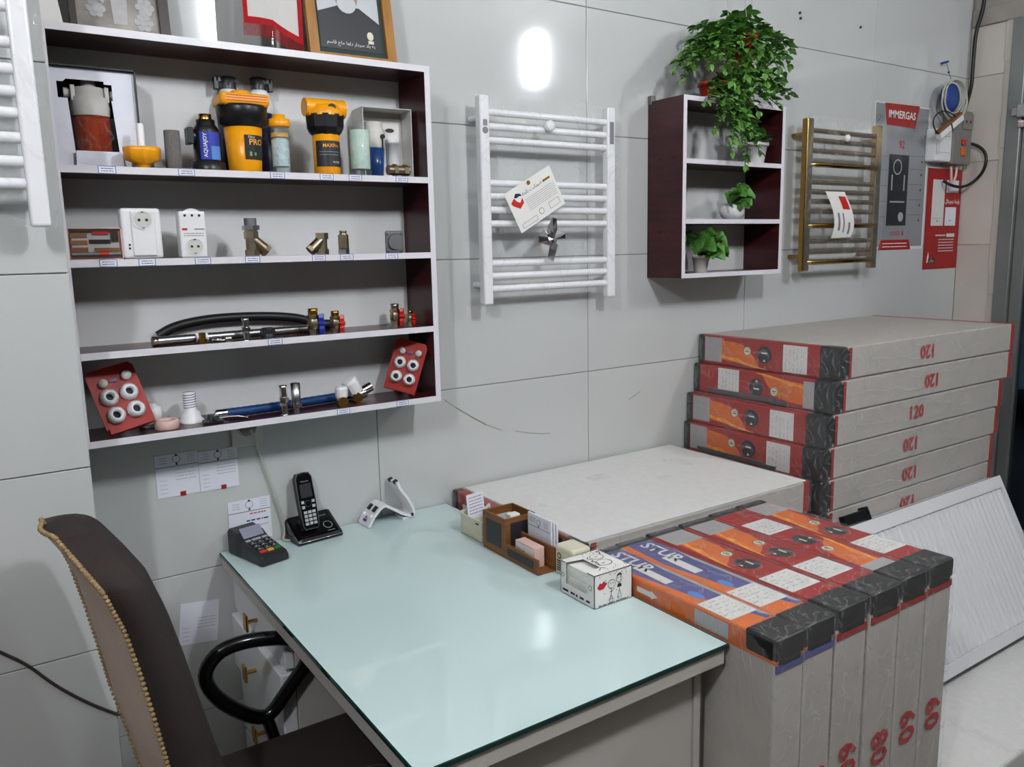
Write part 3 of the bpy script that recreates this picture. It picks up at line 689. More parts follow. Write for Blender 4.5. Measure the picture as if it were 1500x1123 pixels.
text('label_lettering', 'AQUAJOY', 7.5*k, 'paper_white', lb, lambda x, y, z: bend(19.8*k, 35*k)(-y-7*k, x, 0), bold=.0002)
L, k = spot(360, 248, 3, SY+.034)
t = thing('water_filter', 'large yellow and black water filter housing with dark label', 'filter', L)
part('bowl', B().lathe([(22, 0), (23, 2), (27, 66), (0, 67)], k=k, n=28), 'yellow_plastic', t)
nr_ = 36; b = B(); prof = [(27, 62), (33, 66), (35, 88), (34, 92), (0, 93)]; vs = []
for r, z in prof:
    for i in range(nr_*2):
        a = PI*i/nr_; q_ = r+(.7 if i % 2 else 0) if r > 28 else r; vs.append((q_*k*math.cos(a), q_*k*math.sin(a), z*k))
n = nr_*2; b.add(vs, [(j*n+i, j*n+(i+1) % n, (j+1)*n+(i+1) % n, (j+1)*n+i) for j in range(4) for i in range(n)], True)
part('collar', b, 'black_plastic', t)
hd = part('head', B().rbox((-35*k, -26*k, 90*k), (35*k, 26*k, 108*k), 6*k, 3).lathe([(14, 106), (13, 113), (0, 114)], k=k, n=20).cyl((33*k, 0, 98*k), (37*k, 0, 98*k), 8*k, n=16), 'yellow_plastic', t)
part('head_stripe', B().box((-28*k, -26.4*k, 96*k), (30*k, -25.9*k, 97*k)).box((-28*k, -26.4*k, 99.5*k), (30*k, -25.9*k, 100.5*k)).box((-28*k, -26.4*k, 103*k), (30*k, -25.9*k, 104*k)), 'red_handle', hd)
lb = part('label', patch(B(), 24.3*k, 16*k, 50*k, -.25, 1.05, r2=26.8*k), 'charcoal', t)
text('label_lettering', 'PRO', 12*k, 'flame_yellow', lb, bend(26.6*k, 40*k, a0=.42), bold=.0003)
text('label_lettering', 'Filter', 5*k, 'paper_white', lb, bend(27.0*k, 47*k, a0=.15))
part('label_print', patch(patch(B(), 25.4*k, 21*k, 27*k, 0, .14), 25.4*k, 22*k, 26*k, .3, .42), 'leaf_a', lb)
for px_, dx in ((343, 1), (387, -1)):
    L, k = spot(px_, 248, 3, SB-.0365); k *= 1.12
    t = thing('spray_bottle', ('navy bottle with black nozzle cap behind the large yellow filter, next to the blue-labelled valve' if dx > 0 else 'navy bottle with black nozzle cap behind the crystal-filled tube'), 'bottle', L, group='capped bottles behind the yellow filter')
    part('bottle_body', B().lathe([(15, 0), (16, 3), (16, 78), (0, 79)], k=k, n=22), 'navy', t)
    part('shoulder', B().lathe([(16, 78), (16, 92), (12, 103), (9, 108), (0, 109)], k=k, n=22), 'white_plastic', t)
    part('nozzle_cap', B().lathe([(10, 107), (10.5, 122), (8, 123), (0, 123)], k=k, n=18).rbox((min(0, -dx*16*k), -4*k, 115*k), (max(0, -dx*16*k), 4*k, 122*k), .002).rbox((-dx*15*k-3*k, -4*k, 106*k), (-dx*15*k+3*k, 4*k, 122*k), .002), 'black_plastic', t)
    part('plastic_wrap', B().lathe([(16.3, 40), (16.3, 90), (16.3, 100), (15, 118)], k=k, n=14), 'film_clear', t)
L, k = spot(413, 250, 3, SY+.022)
t = thing('dosing_tube', 'clear tube of white crystals with a yellow cap', 'filter', L)
part('tube', B().lathe([(13, 0), (13.5, 2), (13.5, 66), (12.8, 66), (12.8, 2), (0, 1)], k=k, n=24), 'clear', t)
part('crystals', B().lathe([(11.8, 9), (12.2, 12), (12.2, 46), (9, 49), (0, 50)], k=k, n=20), 'crystals', t)
part('inner_ring', B().lathe([(12.4, 50), (12.4, 56), (0, 56)], k=k, n=20), 'yellow_plastic', t)
part('cap', B().lathe([(15, 65), (15.5, 67), (15.5, 75), (9, 77), (8.5, 82), (0, 83)], k=k, n=24), 'yellow_plastic', t)
L, k = spot(480, 252, 3, SY+.04)
t = thing('water_filter', 'smaller yellow water filter with black faceted collar and dark wrap label', 'filter', L)
part('bowl', B().lathe([(18, 0), (19, 2), (19.5, 58), (0, 58)], k=k, n=26), 'yellow_plastic', t)
part('collar', B().lathe([(20, 56), (24, 60), (27, 66), (28, 84), (0, 85)], k=k, n=10, smooth=False), 'black_plastic', t)
hd = part('head', B().cyl((-30*k, 0, 94*k), (30*k, 0, 94*k), 13*k, 13*k, n=22).lathe([(27, 82), (27, 88), (20, 98), (0, 99)], k=k, n=22), 'yellow_plastic', t)
part('vent_plug', B().cyl((3*k, -23*k, 92*k), (3*k, -18*k, 92*k), 6*k, n=12), 'black_plastic', hd)
lb = part('label', patch(B(), 19.7*k, 11*k, 47*k, -1.2, 1.2, 14), 'charcoal', t)
text('label_lettering', 'MAXPro', 7*k, 'flame_yellow', lb, bend(20*k, 40*k), bold=.0002)
text('label_lettering', 'FILTER', 4*k, 'paper_white', lb, bend(20*k, 17*k, a0=.35))
part('label_print', patch(patch(B(), 19.9*k, 31*k, 32*k, -.9, .9), 19.9*k, 27*k, 28*k, -.9, .6), 'ink_grey', lb)
L, k = spot(529, 255, 3, SY+.022)
t = thing('dosing_tube', 'clear cylinder of pale green crystals in front of the white box', 'filter', L)
part('tube', B().lathe([(15, 0), (15.5, 2), (15.5, 70), (12, 75), (0, 76)], k=k, n=24), 'clear', t)
part('crystals', B().lathe([(13.5, 9), (14, 11), (14, 64), (0, 66)], k=k, n=22), 'crystals_green', t)
L, k = spot(565, 256, 3, SY+.103)
t = thing('open_carton', 'open white box with moulded insert at the end of the top compartment', 'box', L, math.radians(-4))
x0, x1, hh = -38*k, 36.5*k, 98*k
part('carton_wall', B().box((x0, -.035, 0), (x0+.002, .045, hh)).box((x1-.002, -.035, 0), (x1, .045, hh)).box((x0, -.035, 0), (x1, .045, .002)).box((x0, -.035, hh-.002), (x1, .045, hh)).box((x0, .043, 0), (x1, .045, hh)), 'grey_white', t)
ins = part('moulded_insert', B().rbox((x0+.002, .033, .002), (x1-.002, .042, hh-.016), .003), 'paper_white', t)
fi = front((0, .033, 0)); b = B().ring(fi, 18*k, 36*k, 10*k, 1.2*k, 0, .001, rv=20*k)
part('insert_recess', B().disc(fi, 16*k, 72*k, 7*k, .0, .0008, rv=3*k), 'dark_wood', ins); part('insert_tube', B().lathe([(0, 16), (6, 18), (9, 24), (9, 52), (10, 52), (10, 58), (0, 58)], (18*k, .026, 0), k=k, n=18), 'white_plastic', ins)
f_ = thing('water_filter', 'small blue-bowled filter with clear head inside the white box', 'filter', L+Vector((-16*k, .001, .0025)), group=None)
part('bowl', B().lathe([(9, 0), (12, 3), (15, 42), (0, 42)], k=k, n=20), 'blue_bowl', f_)
part('head', B().lathe([(15, 42), (16, 44), (16, 66), (13, 70), (13, 78), (0, 79)], k=k, n=20), 'grey_white', f_)
part('vent_plug', B().cyl((6*k, -18*k, 57*k), (6*k, -14*k, 57*k), 3.4*k, n=12).rbox((5*k, -17*k, 40*k), (7*k, -15*k, 56*k), .0005), 'black_plastic', f_)
L, k = spot(584, 258, 3, SY+.012)
b = B(); b.cyl((-17*k, 0, 8.8*k), (-9*k, 0, 8.8*k), 7*k, n=16); hexa(b, (-9*k, 0, 8.8*k), (-3*k, 0, 8.8*k), 9*k); b.cyl((-3*k, 0, 8.8*k), (8*k, 0, 8.8*k), 7*k, n=16); hexa(b, (7*k, 0, 8.8*k), (14*k, 0, 8.8*k), 9*k); b.cyl((14*k, 0, 8.8*k), (17*k, 0, 8.8*k), 7*k, n=16)
one('pipe_union', b, 'bronze', 'bronze pipe union lying in front of the white box', 'fitting', L)
# --- level 3
L, k = spot(143, 377, 2, SY+.03)
t = thing('valve_kit_box', 'open boxed set with grey tray and brown inserts', 'box', L)
x0, x1, hh = .2015-L.x, 34*k, 46*k
part('carton_wall', B().box((x0, -.012, 0), (x0+.002, .05, hh)).box((x1-.002, -.012, 0), (x1, .05, hh)).box((x0, -.012, 0), (x1, .05, .002)).box((x0, -.012, hh-.002), (x1, .05, hh)).box((x0, .0, 0), (x1, .05, hh)), 'pink_tape', t)
tr = part('tray', B().rbox((x0+4*k, -.010, 4*k), (x1-4*k, .001, hh-5*k), .002), 'label_silver', t)
ft = front((0, -.010, 0))
for i, v in enumerate((35, 25, 15)): part('brown_insert', B().rect(ft, -34*k, (v-3)*k, -12*k, (v+3)*k, 0, .002), 'wood', tr)
part('brown_insert', B().rect(ft, -4*k, 12*k, 29*k, 17*k, 0, .002), 'wood', tr)
part('top_band', B().rect(ft, -34*k, 39*k, 29*k, 42*k, 0, .002).rect(ft, 19*k, 26*k, 29*k, 40*k, 0, .004).rect(ft, -10*k, 23*k, 18*k, 29*k, 0, .0015), 'dark_wood', tr)
part('red_tag', B().rect(ft, -5*k, 36*k, 16*k, 40.5*k, .002, .003), 'red_card', tr)
part('tool_rod', B().cyl((-34*k, -.012, 8*k), (31*k, -.012, 8*k), 3*k, n=10), 'dull_metal', t); part('rod_grip', B().cyl((2*k, -.012, 8*k), (14*k, -.012, 8*k), 3.3*k, n=10), 'red_handle', t)
def socket_face(parent, f0, u, v, r, n0):
    part('socket_ring', B().ring(f0, u, v, r, r*.14, n0, n0+.0015, n=26), 'white_plastic', parent)
    o = part('socket_recess', B().disc(f0, u, v, r*.84, n0, n0+.0004, n=24), 'grey_white', parent)
    part('socket_hole', B().disc(f0, u-r*.36, v, r*.15, n0+.0004, n0+.0009, n=12).disc(f0, u+r*.36, v, r*.15, n0+.0004, n0+.0009, n=12), 'ink', parent)
    part('earth_clip', B().rect(f0, u-r*.12, v+r*.74, u+r*.12, v+r*.86, n0+.0005, n0+.002).rect(f0, u-r*.12, v-r*.86, u+r*.12, v-r*.74, n0+.0005, n0+.002), 'dull_metal', parent)
L, k = spot(209, 377, 2, SY+.04)
t = thing('surge_protector', 'wide white plug-in surge protector with a socket near its top', 'adapter', L)
part('case', B().rbox((-27*k, -.022, 0), (27*k, .018, 72*k), .007, 3).rbox((-14*k, -.026, 4*k), (18*k, -.020, 68*k), .006, 3), 'white_plastic', t)
socket_face(t, front((0, -.0262, 0)), 2*k, 55*k, 14*k, 0)
part('indicator', B().disc(front((0, -.0225, 0)), -18*k, 20*k, 1.6*k, 0, .0008, n=10).disc(front((0, -.0225, 0)), -18*k, 15*k, 1.6*k, 0, .0008, n=10), 'ink', t)
L, k = spot(283, 374, 2, SY+.04)
t = thing('surge_protector', 'narrow white plug-in surge protector with a socket near its foot', 'adapter', L)
part('case', B().rbox((-18.5*k, -.020, 0), (18.5*k, .016, 66*k), .004, 3).lathe([(17, -.018/k), (17, .014/k), (0, .0141/k)], (0, 0, 53*k), k=k, n=28, ax=(0, 1, 0)), 'white_plastic', t)
f0 = front((0, -.0203, 0)); socket_face(t, f0, 1*k, 16*k, 12.5*k, 0)
part('indicator', B().disc(f0, -10*k, 60*k, 1.8*k, .0, .0008, n=10).disc(f0, 0, 60*k, 1.8*k, .0, .0008, n=10).disc(f0, 10*k, 60*k, 1.8*k, .0, .0008, n=10), 'ink', t)
part('print', scribble(B(), f0, -13*k, 30*k, 14*k, 36*k, 2, .8*k, 4, 0, .0004, .2).rect(f0, 2*k, 40*k, 16*k, 41.5*k, 0, .0004), 'ink_grey', t)
part('print', B().rect(f0, -15*k, 39*k, -8*k, 42*k, 0, .0004), 'ink_red', t)
def ystrainer(px_, py, lvl, sc, union, label, mirror=1):
    L, k = spot(px_, py, lvl, SY+.03); k *= sc
    t = thing('y_strainer', label, 'valve', L)
    b = B(); hexa(b, (0, 0, 0), (0, 0, 9*k), 10*k); b.cyl((0, 0, 9*k), (0, 0, 24*k), 8*k, n=18); hexa(b, (0, 0, 24*k), (0, 0, 34*k), 10*k)
    part('body', b, 'bronze', t)
    d = Vector((mirror*.75, 0, -.66)).normalized(); c = Vector((0, 0, 24*k))
    b = B().cyl(c, c+d*22*k, 8*k, 8.5*k, n=18); part('branch', b, 'bronze', t)
    b = B(); hexa(b, c+d*22*k, c+d*28*k, 9*k); part('branch_cap', b, 'bronze', t)
    if union:
        b = B(); hexa(b, (0, 0, 36*k), (0, 0, 42*k), 12*k); b.cyl((0, 0, 34*k), (0, 0, 36*k), 9*k, n=16); part('union_nut', b, 'steel', t)
        part('union_tail', B().cyl((0, 0, 42*k), (0, 0, 52*k), 8.5*k, n=18), 'dull_metal', t)
    return t
ystrainer(370, 374, 2, 1.05, True, 'tall bronze y-strainer with a grey union nut on top')
ystrainer(473, 373, 2, .92, False, 'short bronze y-strainer without a union nut', -1)
L, k = spot(504, 372, 2, SY+.03)
t = thing('check_valve', 'slim bronze check valve standing upright', 'valve', L)
b = B(); hexa(b, (0, 0, 0), (0, 0, 7*k), 8*k); part('base_nut', b, 'steel', t); part('body', B().lathe([(7.5, 7), (7.8, 9), (7.8, 28), (0, 28)], k=k, n=10, smooth=False), 'bronze', t)
part('thread', B().lathe([(5.5, 28)]+[(5.5 if i % 2 else 5.0, 28+i) for i in range(1, 7)]+[(0, 34)], k=k, n=16), 'bronze', t)
L, k = spot(578, 371, 2, SY+.03)
t = thing('flange_cap', 'grey square flange cap with four corner bolts', 'fitting', L)
part('plate', B().rbox((-14*k, -.004, 0), (14*k, .004, 32*k), .004, 3), 'dull_metal', t); part('boss', B().cyl((0, -.004, 16*k), (0, -.010, 16*k), 12*k, 11*k, n=24), 'dull_metal', t)
part('neck', B().cyl((0, .004, 16*k), (0, .02, 16*k), 9*k, n=18), 'dull_metal', t)
for sx in (-1, 1):
    for z in (4, 28): part('bolt', B().cyl((sx*11.5*k, -.004, z*k), (sx*11.5*k, -.007, z*k), 2*k, n=8), 'steel', t)
# --- level 2
A, k = spot(222, 492, 1, SY+.035); E_ = Vector((spot(452, 480, 1)[0].x, SY+.075, SZ[1]))
r = .0115
t = thing('flexible_pipe', 'ribbed stainless flexible pipe lying along the shelf', 'pipe', (0, 0, 0))
P0 = Vector((A.x, A.y, SZ[1]+r)); P1 = Vector((E_.x, E_.y, SZ[1]+r)); n = 70
part('pipe', B().tube([P0.lerp(P1, i/n) for i in range(n+1)], [r*(1 if i % 2 else .9) for i in range(n+1)], 12), 'steel', t)
part('end_nut', B().cyl(P0, P0.lerp(P1, .03), r*1.02, n=6, smooth=False), 'bronze', t); part('sleeve', B().cyl(P0.lerp(P1, .24), P0.lerp(P1, .31), r*1.01, n=14), 'paper', t)
pts = [Pw(x, y, SB-.022) for x, y in ((232, 492), (255, 478), (300, 468), (350, 464), (400, 463), (440, 466), (462, 474), (490, 484))]
for p in pts: p.z = max(p.z, SZ[1]+.013)
one('insulation_hose', B().tube(smooth(pts, 2, False), .0125, 12), 'cable_black', 'thick black hose arched behind the ribbed pipe', 'hose')
def fit(px_, py, lvl, name, label, fn, m, y=None, cat='fitting'):
    L, k = spot(px_, py, lvl, y); b = B(); fn(b, k); return one(name, b, m, label, cat, L)
def f1(b, k): hexa(b, (0, 0, 0), (0, 0, 7*k), 7*k); b.cyl((0, 0, 7*k), (0, 0, 16*k), 5*k, n=14)
fit(297, 501, 1, 'brass_nipple', 'small brass nipple in front of the ribbed pipe', f1, 'brass', SY+.014)
def f2(b, k):
    b.tube([Vector((10*k*math.cos(a), 9*k*math.sin(a), 3.5*k)) for a in [2*PI*i/24 for i in range(24)]], 1.6*k, 6, closed=True); b.rbox((8*k, -4*k, 0), (16*k, 3*k, 6*k), .001)
fit(322, 497, 1, 'hose_clamp', 'thin wire hose clamp lying by the brass nipple', f2, 'chrome', SY+.018)
def nip(h, r):
    def f(b, k):
        b.lathe([(r, 0)]+[(r*(.9 if i % 2 else 1), i*1.3) for i in range(1, int(h*.3))]+[(r*.8, h*.42)], k=k, n=14); hexa(b, (0, 0, h*.42*k), (0, 0, h*.58*k), r*1.25*k)
        b.lathe([(r*.8, h*.58)]+[(r*(.9 if i % 2 else 1), h*.6+i*1.3) for i in range(int(h*.3))]+[(r, h), (0, h)], k=k, n=14)
    return f
fit(361, 497, 1, 'double_nipple', 'chrome double nipple standing in front of the ribbed pipe', nip(32, 5.5), 'chrome', SY+.012)
def f3(b, k): b.lathe([(9, 0), (9, 9), (8, 10), (8, 16), (6, 16), (6, 8), (0, 8)], k=k, n=18); hexa(b, (0, 0, 8*k), (0, 0, 13*k), 11*k)
fit(393, 495, 1, 'hex_bushing', 'dark hex bushing beside the chrome double nipple', f3, 'charcoal', SY+.014)
def ball_valve(px_, py, lvl, sc, hm, label, brass=True, y=None, turn=0.0):
    L, k = spot(px_, py, lvl, y); k *= sc
    t = thing('ball_valve', label, 'valve', L)
    b = B(); hexa(b, (0, 0, 0), (0, 0, 9*k), 8.5*k); b.lathe([(8, 9), (9.5, 13), (9.5, 20), (8, 25)], k=k, n=18); hexa(b, (0, 0, 24*k), (0, 0, 30*k), 9.5*k)
    part('body', b, 'bronze', t)
    part('top_thread', B().lathe([(7.5, 30), (7.2, 31.5), (7.5, 33), (7.2, 34.5), (7.5, 36), (7.5, 40), (6, 40), (6, 36), (0, 36)], k=k, n=16), 'brass' if brass else 'bronze', t)
    c_, s_ = math.cos(turn), math.sin(turn)
    part('stem', B().cyl((0, 0, 17*k), (12*k*c_, -12*k*s_, 17*k), 3.5*k, n=12), 'bronze', t)
    hb = B(); f0 = Fr((12*k*c_, -12*k*s_, 17*k), (s_, c_, 0), (0, 0, 1))
    hb.prism(f0, [(-4*k, -16*k), (4*k, -16*k), (6*k, -8*k), (4*k, -4*k), (7*k, 0), (4*k, 4*k), (6*k, 9*k), (4*k, 15*k), (-4*k, 15*k), (-6*k, 9*k), (-4*k, 4*k), (-7*k, 0), (-4*k, -4*k), (-6*k, -8*k)], -2.5*k, 4*k).cyl(f0.at(0, 0, -3*k), f0.at(0, 0, 6*k), 3.5*k, n=10)
    part('handle', hb, hm, t)
ball_valve(460, 488, 1, .95, 'blue_handle', 'bronze ball valve with a blue butterfly handle', y=SY+.02, turn=.5)
ball_valve(492, 487, 1, .80, 'red_handle', 'bronze ball valve with red handle standing next to the blue-handled valve', y=SY+.022, turn=.5)
ball_valve(579, 472, 1, .80, 'red_handle', 'larger red-handled ball valve by the shelf side panel', False, SY+.09, .6)
ball_valve(601, 472, 1, .52, 'red_handle', 'tiny red-handled ball valve beside the burgundy side panel', True, SY+.085, .9)
# --- level 1 (bottom)
def blister(label, c, lean, rz, wd, hh, roll, seed):
    t = thing('blister_card', label, 'pack', c, rz)
    f0 = Fr((0, 0, .001+abs(math.sin(roll))*wd/2), Vector((math.cos(roll), 0, -math.sin(roll))), Vector((math.sin(roll)*math.cos(lean), math.sin(lean), math.cos(roll)*math.cos(lean))))
    part('card', B().prism(f0, [(-wd/2, 0), (wd/2, 0), (wd/2, hh*.93), (wd/2-.008, hh), (-wd/2+.008, hh), (-wd/2, hh*.93)], -.001, .001), 'red_card', t)
    part('tray_lip', B().prism(f0, [(-wd/2+.004, .002), (wd/2-.004, .002), (wd/2-.004, .016), (-wd/2+.004, .016)], .001, .012), 'red_card', t)
    for u in (-.21, .21):
        for v in (.27, .55):
            c0 = f0.at(u*wd, v*hh, .001); r = wd*.185
            nb = B().lathe([(r*1.0, .0), (r*1.02, .006), (r*.9, .012), (r*.66, .020), (r*.48, .020), (r*.46, .0)], c0, 18, ax=f0.N, cap=False)
            part('radiator_nut', nb, 'white_plastic', t); part('nut_hex', B().cyl(c0+f0.N*.004, c0+f0.N*.015, r*.93, n=6, smooth=False, cap=False), 'grey_white', t)
    part('plug', B().lathe([(wd*.09, 0), (wd*.09, .012), (0, .014)], f0.at(-.22*wd, .77*hh, .001), 12, ax=f0.N), 'grey_white', t)
    part('plug', B().lathe([(wd*.1, 0), (wd*.1, .012), (0, .014)], f0.at(.28*wd, .8*hh, .001), 12, ax=f0.N), 'grey_white', t)
    [part('nut_bore', B().disc(f0, u*wd, v*hh, wd*.085, .001, .0025), 'ink', t) for u in (-.21, .21) for v in (.27, .55)]
    part('air_key', B().prism(f0, [(-.1*wd, .77*hh), (.06*wd, .75*hh), (.08*wd, .80*hh), (-.02*wd, .80*hh)], .001, .006), 'violet_print', t)
    part('blister_film', B().grid(lambda u, v: f0.at((u-.5)*wd*.9, hh*(.12+.76*v), .002+.024*min(1, 6*min(u, 1-u, v, 1-v))+.002*noise.noise(Vector((u*8, v*8, seed)))), 14, 18), 'film_clear', t)
blister('red blister card of four white radiator nuts leaning by the tiled pillar', Vector((.296, SY+.028, SZ[0])), math.radians(20), math.radians(6), .108, .158, -.20, 3)
blister('red blister card of four white radiator nuts leaning on the right side panel', Vector((1.003, SY+.060, SZ[0])), math.radians(10), math.radians(-32), .092, .150, .30, 9)
def f4(b, k): b.lathe([(15, 0), (15, 3), (17, 4), (17, 24), (15, 28), (9, 29), (8, 32), (0, 32)], k=k, n=22)
fit(221, 614, 0, 'pipe_fitting', 'small white plastic pipe cap beside the pink tape roll', f4, 'white_plastic', SY+.108)
L, k = spot(245, 628, 0, SY+.042)
t = thing('tape_roll', 'flat pale pink roll of thread tape', 'tape', L)
part('roll', B().lathe([(16, 0), (17, 1), (17, 12), (16, 13), (9, 13), (9, 10), (0, 10)], k=k, n=26), 'pink_tape', t)
L, k = spot(280, 614, 0, SY+.085)
t = thing('radiator_trim_cone', 'white flared cone with a spring-ribbed neck', 'fitting', L)
part('cone', B().lathe([(18, 0), (18, 3), (14, 7), (13, 14), (8.5, 18), (8.5, 44), (0, 44)], k=k, n=24), 'white_plastic', t)
part('spring', B().tube([Vector((8.8*k*math.cos(a), 8.8*k*math.sin(a), (20+a*.58)*k)) for a in [i*.4 for i in range(100)]], .45*k, 5), 'ink_blue', t)
L, k = spot(318, 612, 0, SY+.034)
t = thing('basket_tool', 'dark metal clamp tool with a thin pointed arm', 'tool', L)
part('jaw', B().rbox((-20*k, -6*k, 0), (8*k, 8*k, 5*k), .002).cyl((-8*k, 0, 4*k), (-8*k, 0, 13*k), 7*k, 5*k, n=10), 'charcoal', t); part('screw', B().cyl((-3*k, -6*k, 9*k), (-3*k, -11*k, 9*k), 4*k, n=10), 'chrome', t)
part('arm', B().tube([(0, 0, 5*k), (14*k, -3*k, 7*k), (30*k, -5*k, 6*k), (42*k, -8*k, 3*k)], [3*k, 2.4*k, 2*k, .8*k], 6), 'steel', t)
t = thing('braided_hose', 'dark blue ribbed hose with chrome end lying on the bottom board', 'hose', (0, 0, 0))
pp = [(318, 599, .07), (340, 598, .07), (380, 596, .072), (420, 594, .08), (460, 586, .095), (495, 580, .105), (520, 577, .115)]
pts = []
for x, y, dd in pp: q_ = Pw(x, y, SY+dd); pts.append(Vector((q_.x, q_.y, SZ[0]+.0130)))
pts = smooth(pts, 3, False)
part('hose', B().tube(pts, [.0128 if i % 2 else .0118 for i in range(len(pts))], 12), 'blue_hose', t); part('end_ferrule', B().cyl(pts[0]-Vector((.004, 0, 0)), pts[0]+Vector((.022, 0, 0)), .0129, n=14).cyl(pts[0]-Vector((.006, 0, 0)), pts[0]-Vector((.004, 0, 0)), .0095, n=14), 'chrome', t)
fit(417, 606, 0, 'double_nipple', 'chrome nipple with a ribbed waist standing before the blue hose', nip(43, 6), 'chrome', SY+.022)
def f5(b, k): b.lathe([(5, 0), (5, 8)], k=k, n=14); hexa(b, (0, 0, 8*k), (0, 0, 14*k), 7.5*k); b.lathe([(6.5, 14), (6.8, 16), (6.8, 44), (0, 44)], k=k, n=14)
fit(435, 604, 0, 'extension_nipple', 'smooth grey extension nipple next to the ribbed chrome one', f5, 'steel', SY+.022)
L, k = spot(501, 590, 0, SY+.026)
t = thing('radiator_valve', 'small radiator valve with an upright white knob', 'valve', L)
part('body', B().lathe([(8, 0), (8, 5), (7, 12), (0, 13)], k=k, n=16).cyl((0, 0, 8*k), (-2*k, -11*k, 8*k), 7.5*k, n=16), 'brass', t)
part('knob', B().lathe([(7, 12), (9, 15), (9.5, 26), (8, 30), (0, 31)], k=k, n=14, smooth=False), 'white_plastic', t)
L, k = spot(524, 590, 0, SY+.068)
t = thing('radiator_valve', 'chrome radiator valve with a larger tilted white knob', 'valve', L)
part('body', B().cyl((-4*k, 0, 8*k), (12*k, 0, 12*k), 8*k, n=16).cyl((8*k, 0, 14*k), (22*k, 0, 20*k), 7*k, n=16), 'chrome', t)
b = B(); hexa(b, (-2*k, -4*k, 8*k), (-5*k, -13*k, 8*k), 8*k); part('inlet', b, 'brass', t)
d = Vector((-.5, -.1, .86)).normalized(); part('knob', B().lathe([(8, 12), (11.5, 15), (12, 33), (10, 38), (0, 39)], (4*k, 0, 2*k), k=k, n=14, ax=d, smooth=False), 'white_plastic', t)
part('plastic_bag', B().grid(lambda u, v: Vector(((8+24*u)*k, (-8+10*v)*k, max(.2, (14*v*(1-u)+4*noise.noise(Vector((u*6, v*6, 2)))))*k)), 12, 8), 'film_clear', t)
# --- price tags
tags = [(3, 157, 'open black carton'), (3, 273, 'grey mesh cartridge'), (3, 406, 'crystal tube with yellow cap'), (3, 478, 'smaller yellow filter'), (3, 520, 'pale green crystal cylinder'), (3, 588, 'bronze pipe union'),
        (2, 158, 'boxed set'), (2, 215, 'wide surge protector'), (2, 297, 'narrow surge protector'), (2, 370, 'tall y-strainer'), (2, 467, 'short y-strainer'), (2, 508, 'check valve'), (2, 574, 'flange cap'),
        (1, 403, 'dark hex bushing'), (0, 503, 'small radiator valve'), (0, 590, 'right-hand blister card')]
for i, (lv, px_, what) in enumerate(tags):
    p = Pw(px_, 200, SY-.001); kk = mpp(p); x = Pw(px_, {3: 250, 2: 378, 1: 500, 0: 600}[lv], SY-.001).x
    t = thing('price_tag', f'small handwritten blue-edged price tag under the {what}', 'tag', (x, SY-.001, SZ[lv]-.0165), group='price tags on the shelf edges')
    f0 = front((0, -.0002, 0)); ww, h2 = .0185, .0175
    part('paper', B().rect(f0, -ww, 0, ww, h2, 0, .0004), 'paper', t)
    part('border', B().line(f0, [(-ww+.001, .001), (ww-.001, .001), (ww-.001, h2-.001), (-ww+.001, h2-.001), (-ww+.001, .001)], .0013, .0004, .0007), 'ink_blue', t)
    part('writing', scribble(B(), f0, -.012, .0035, .013, h2-.0035, 2, .0016, i, .0004, .0007), 'ink', t)
# --- on top of the shelf
TZ = SZ[4]
def lean_frame(o, a): return Fr(o, (1, 0, 0), (0, math.sin(a), math.cos(a)))
p0, p1 = Pw(103, 42, 2.10), Pw(249, 50, 2.10)
t = thing('picture_frame', 'dark framed silvery floral picture on top of the shelf unit', 'picture', (p0.x, 2.10, TZ)); wd = p1.x-p0.x
f0 = lean_frame((0, 0, 0), .12)
part('frame', B().rect(f0, 0, 0, wd, .012, 0, .014).rect(f0, wd-.022, .012, wd, .32, 0, .014).rect(f0, 0, .012, .014, .32, 0, .014).rect(f0, 0, .32, wd, .334, 0, .014), 'dark_wood', t)
part('picture', B().rect(f0, .014, .012, wd-.022, .32, .002, .004), 'silver_print', t)
rnd = random.Random(4)
for cx, cz in ((.055, .06), (wd-.055, .04), (wd-.05, .075), (.06, .09)):
    b = B().disc(f0, cx, cz, .008, .004, .0054, 9)
    for i in range(6): b.disc(f0, cx+.013*math.cos(i*1.05), cz+.013*math.sin(i*1.05), .008, .004, .0052, 9)
    part('flower_print', b, 'label_silver', t)
part('panel_print', B().prism(f0, [(.09, .03), (wd-.09, .03), (wd-.075, .30), (.075, .30)], .004, .0046), 'label_silver', t)
# papers resting on the shelf end
a0, a1 = Pw(60, 27, SY+.01), Pw(92, 24, SY+.01)
one('loose_paper', B().prism(lean_frame((0, 0, 0), .25), [(.186-a1.x+.03, .0), (.03, .0), (.012, .19), (.186-a1.x+.03, .20)], 0, .0006), 'paper_white', 'plain white paper leaning at the top left end of the shelf unit', 'paper', (a1.x-.03, SY+.015, TZ+.0005))
# pennant
pc = Pw(400, 60, 2.07); k = mpp(pc)
t = thing('table_pennant', 'white pennant with red fringe on a small chrome stand', 'flag', (pc.x, 2.07, TZ))
part('stand_base', B().lathe([(.028, 0), (.028, .004), (.008, .010), (.004, .02), (0, .021)], n=20), 'chrome', t); part('rod', B().cyl((0, .004, .01), (0, .004, .40), .003, n=8), 'chrome', t)
def pen(u, v):  # v from hem upward
    x = (u-.5)*86*k; hem = (.060 if u < .5 else .060-.075*(u-.5))
    return Vector((x, -.010-.006*math.sin(u*7), hem+v*.26))
part('cloth', B().grid(pen, 16, 8), 'cloth_white', t)
part('border', B().grid(lambda u, v: pen(u, v*.06)-Vector((0, .0012, 0)), 16, 2).grid(lambda u, v: pen(u*.07, v)-Vector((0, .0012, 0)), 2, 8).grid(lambda u, v: pen(.93+u*.07, v)-Vector((0, .0012, 0)), 2, 8), 'red_felt', t)
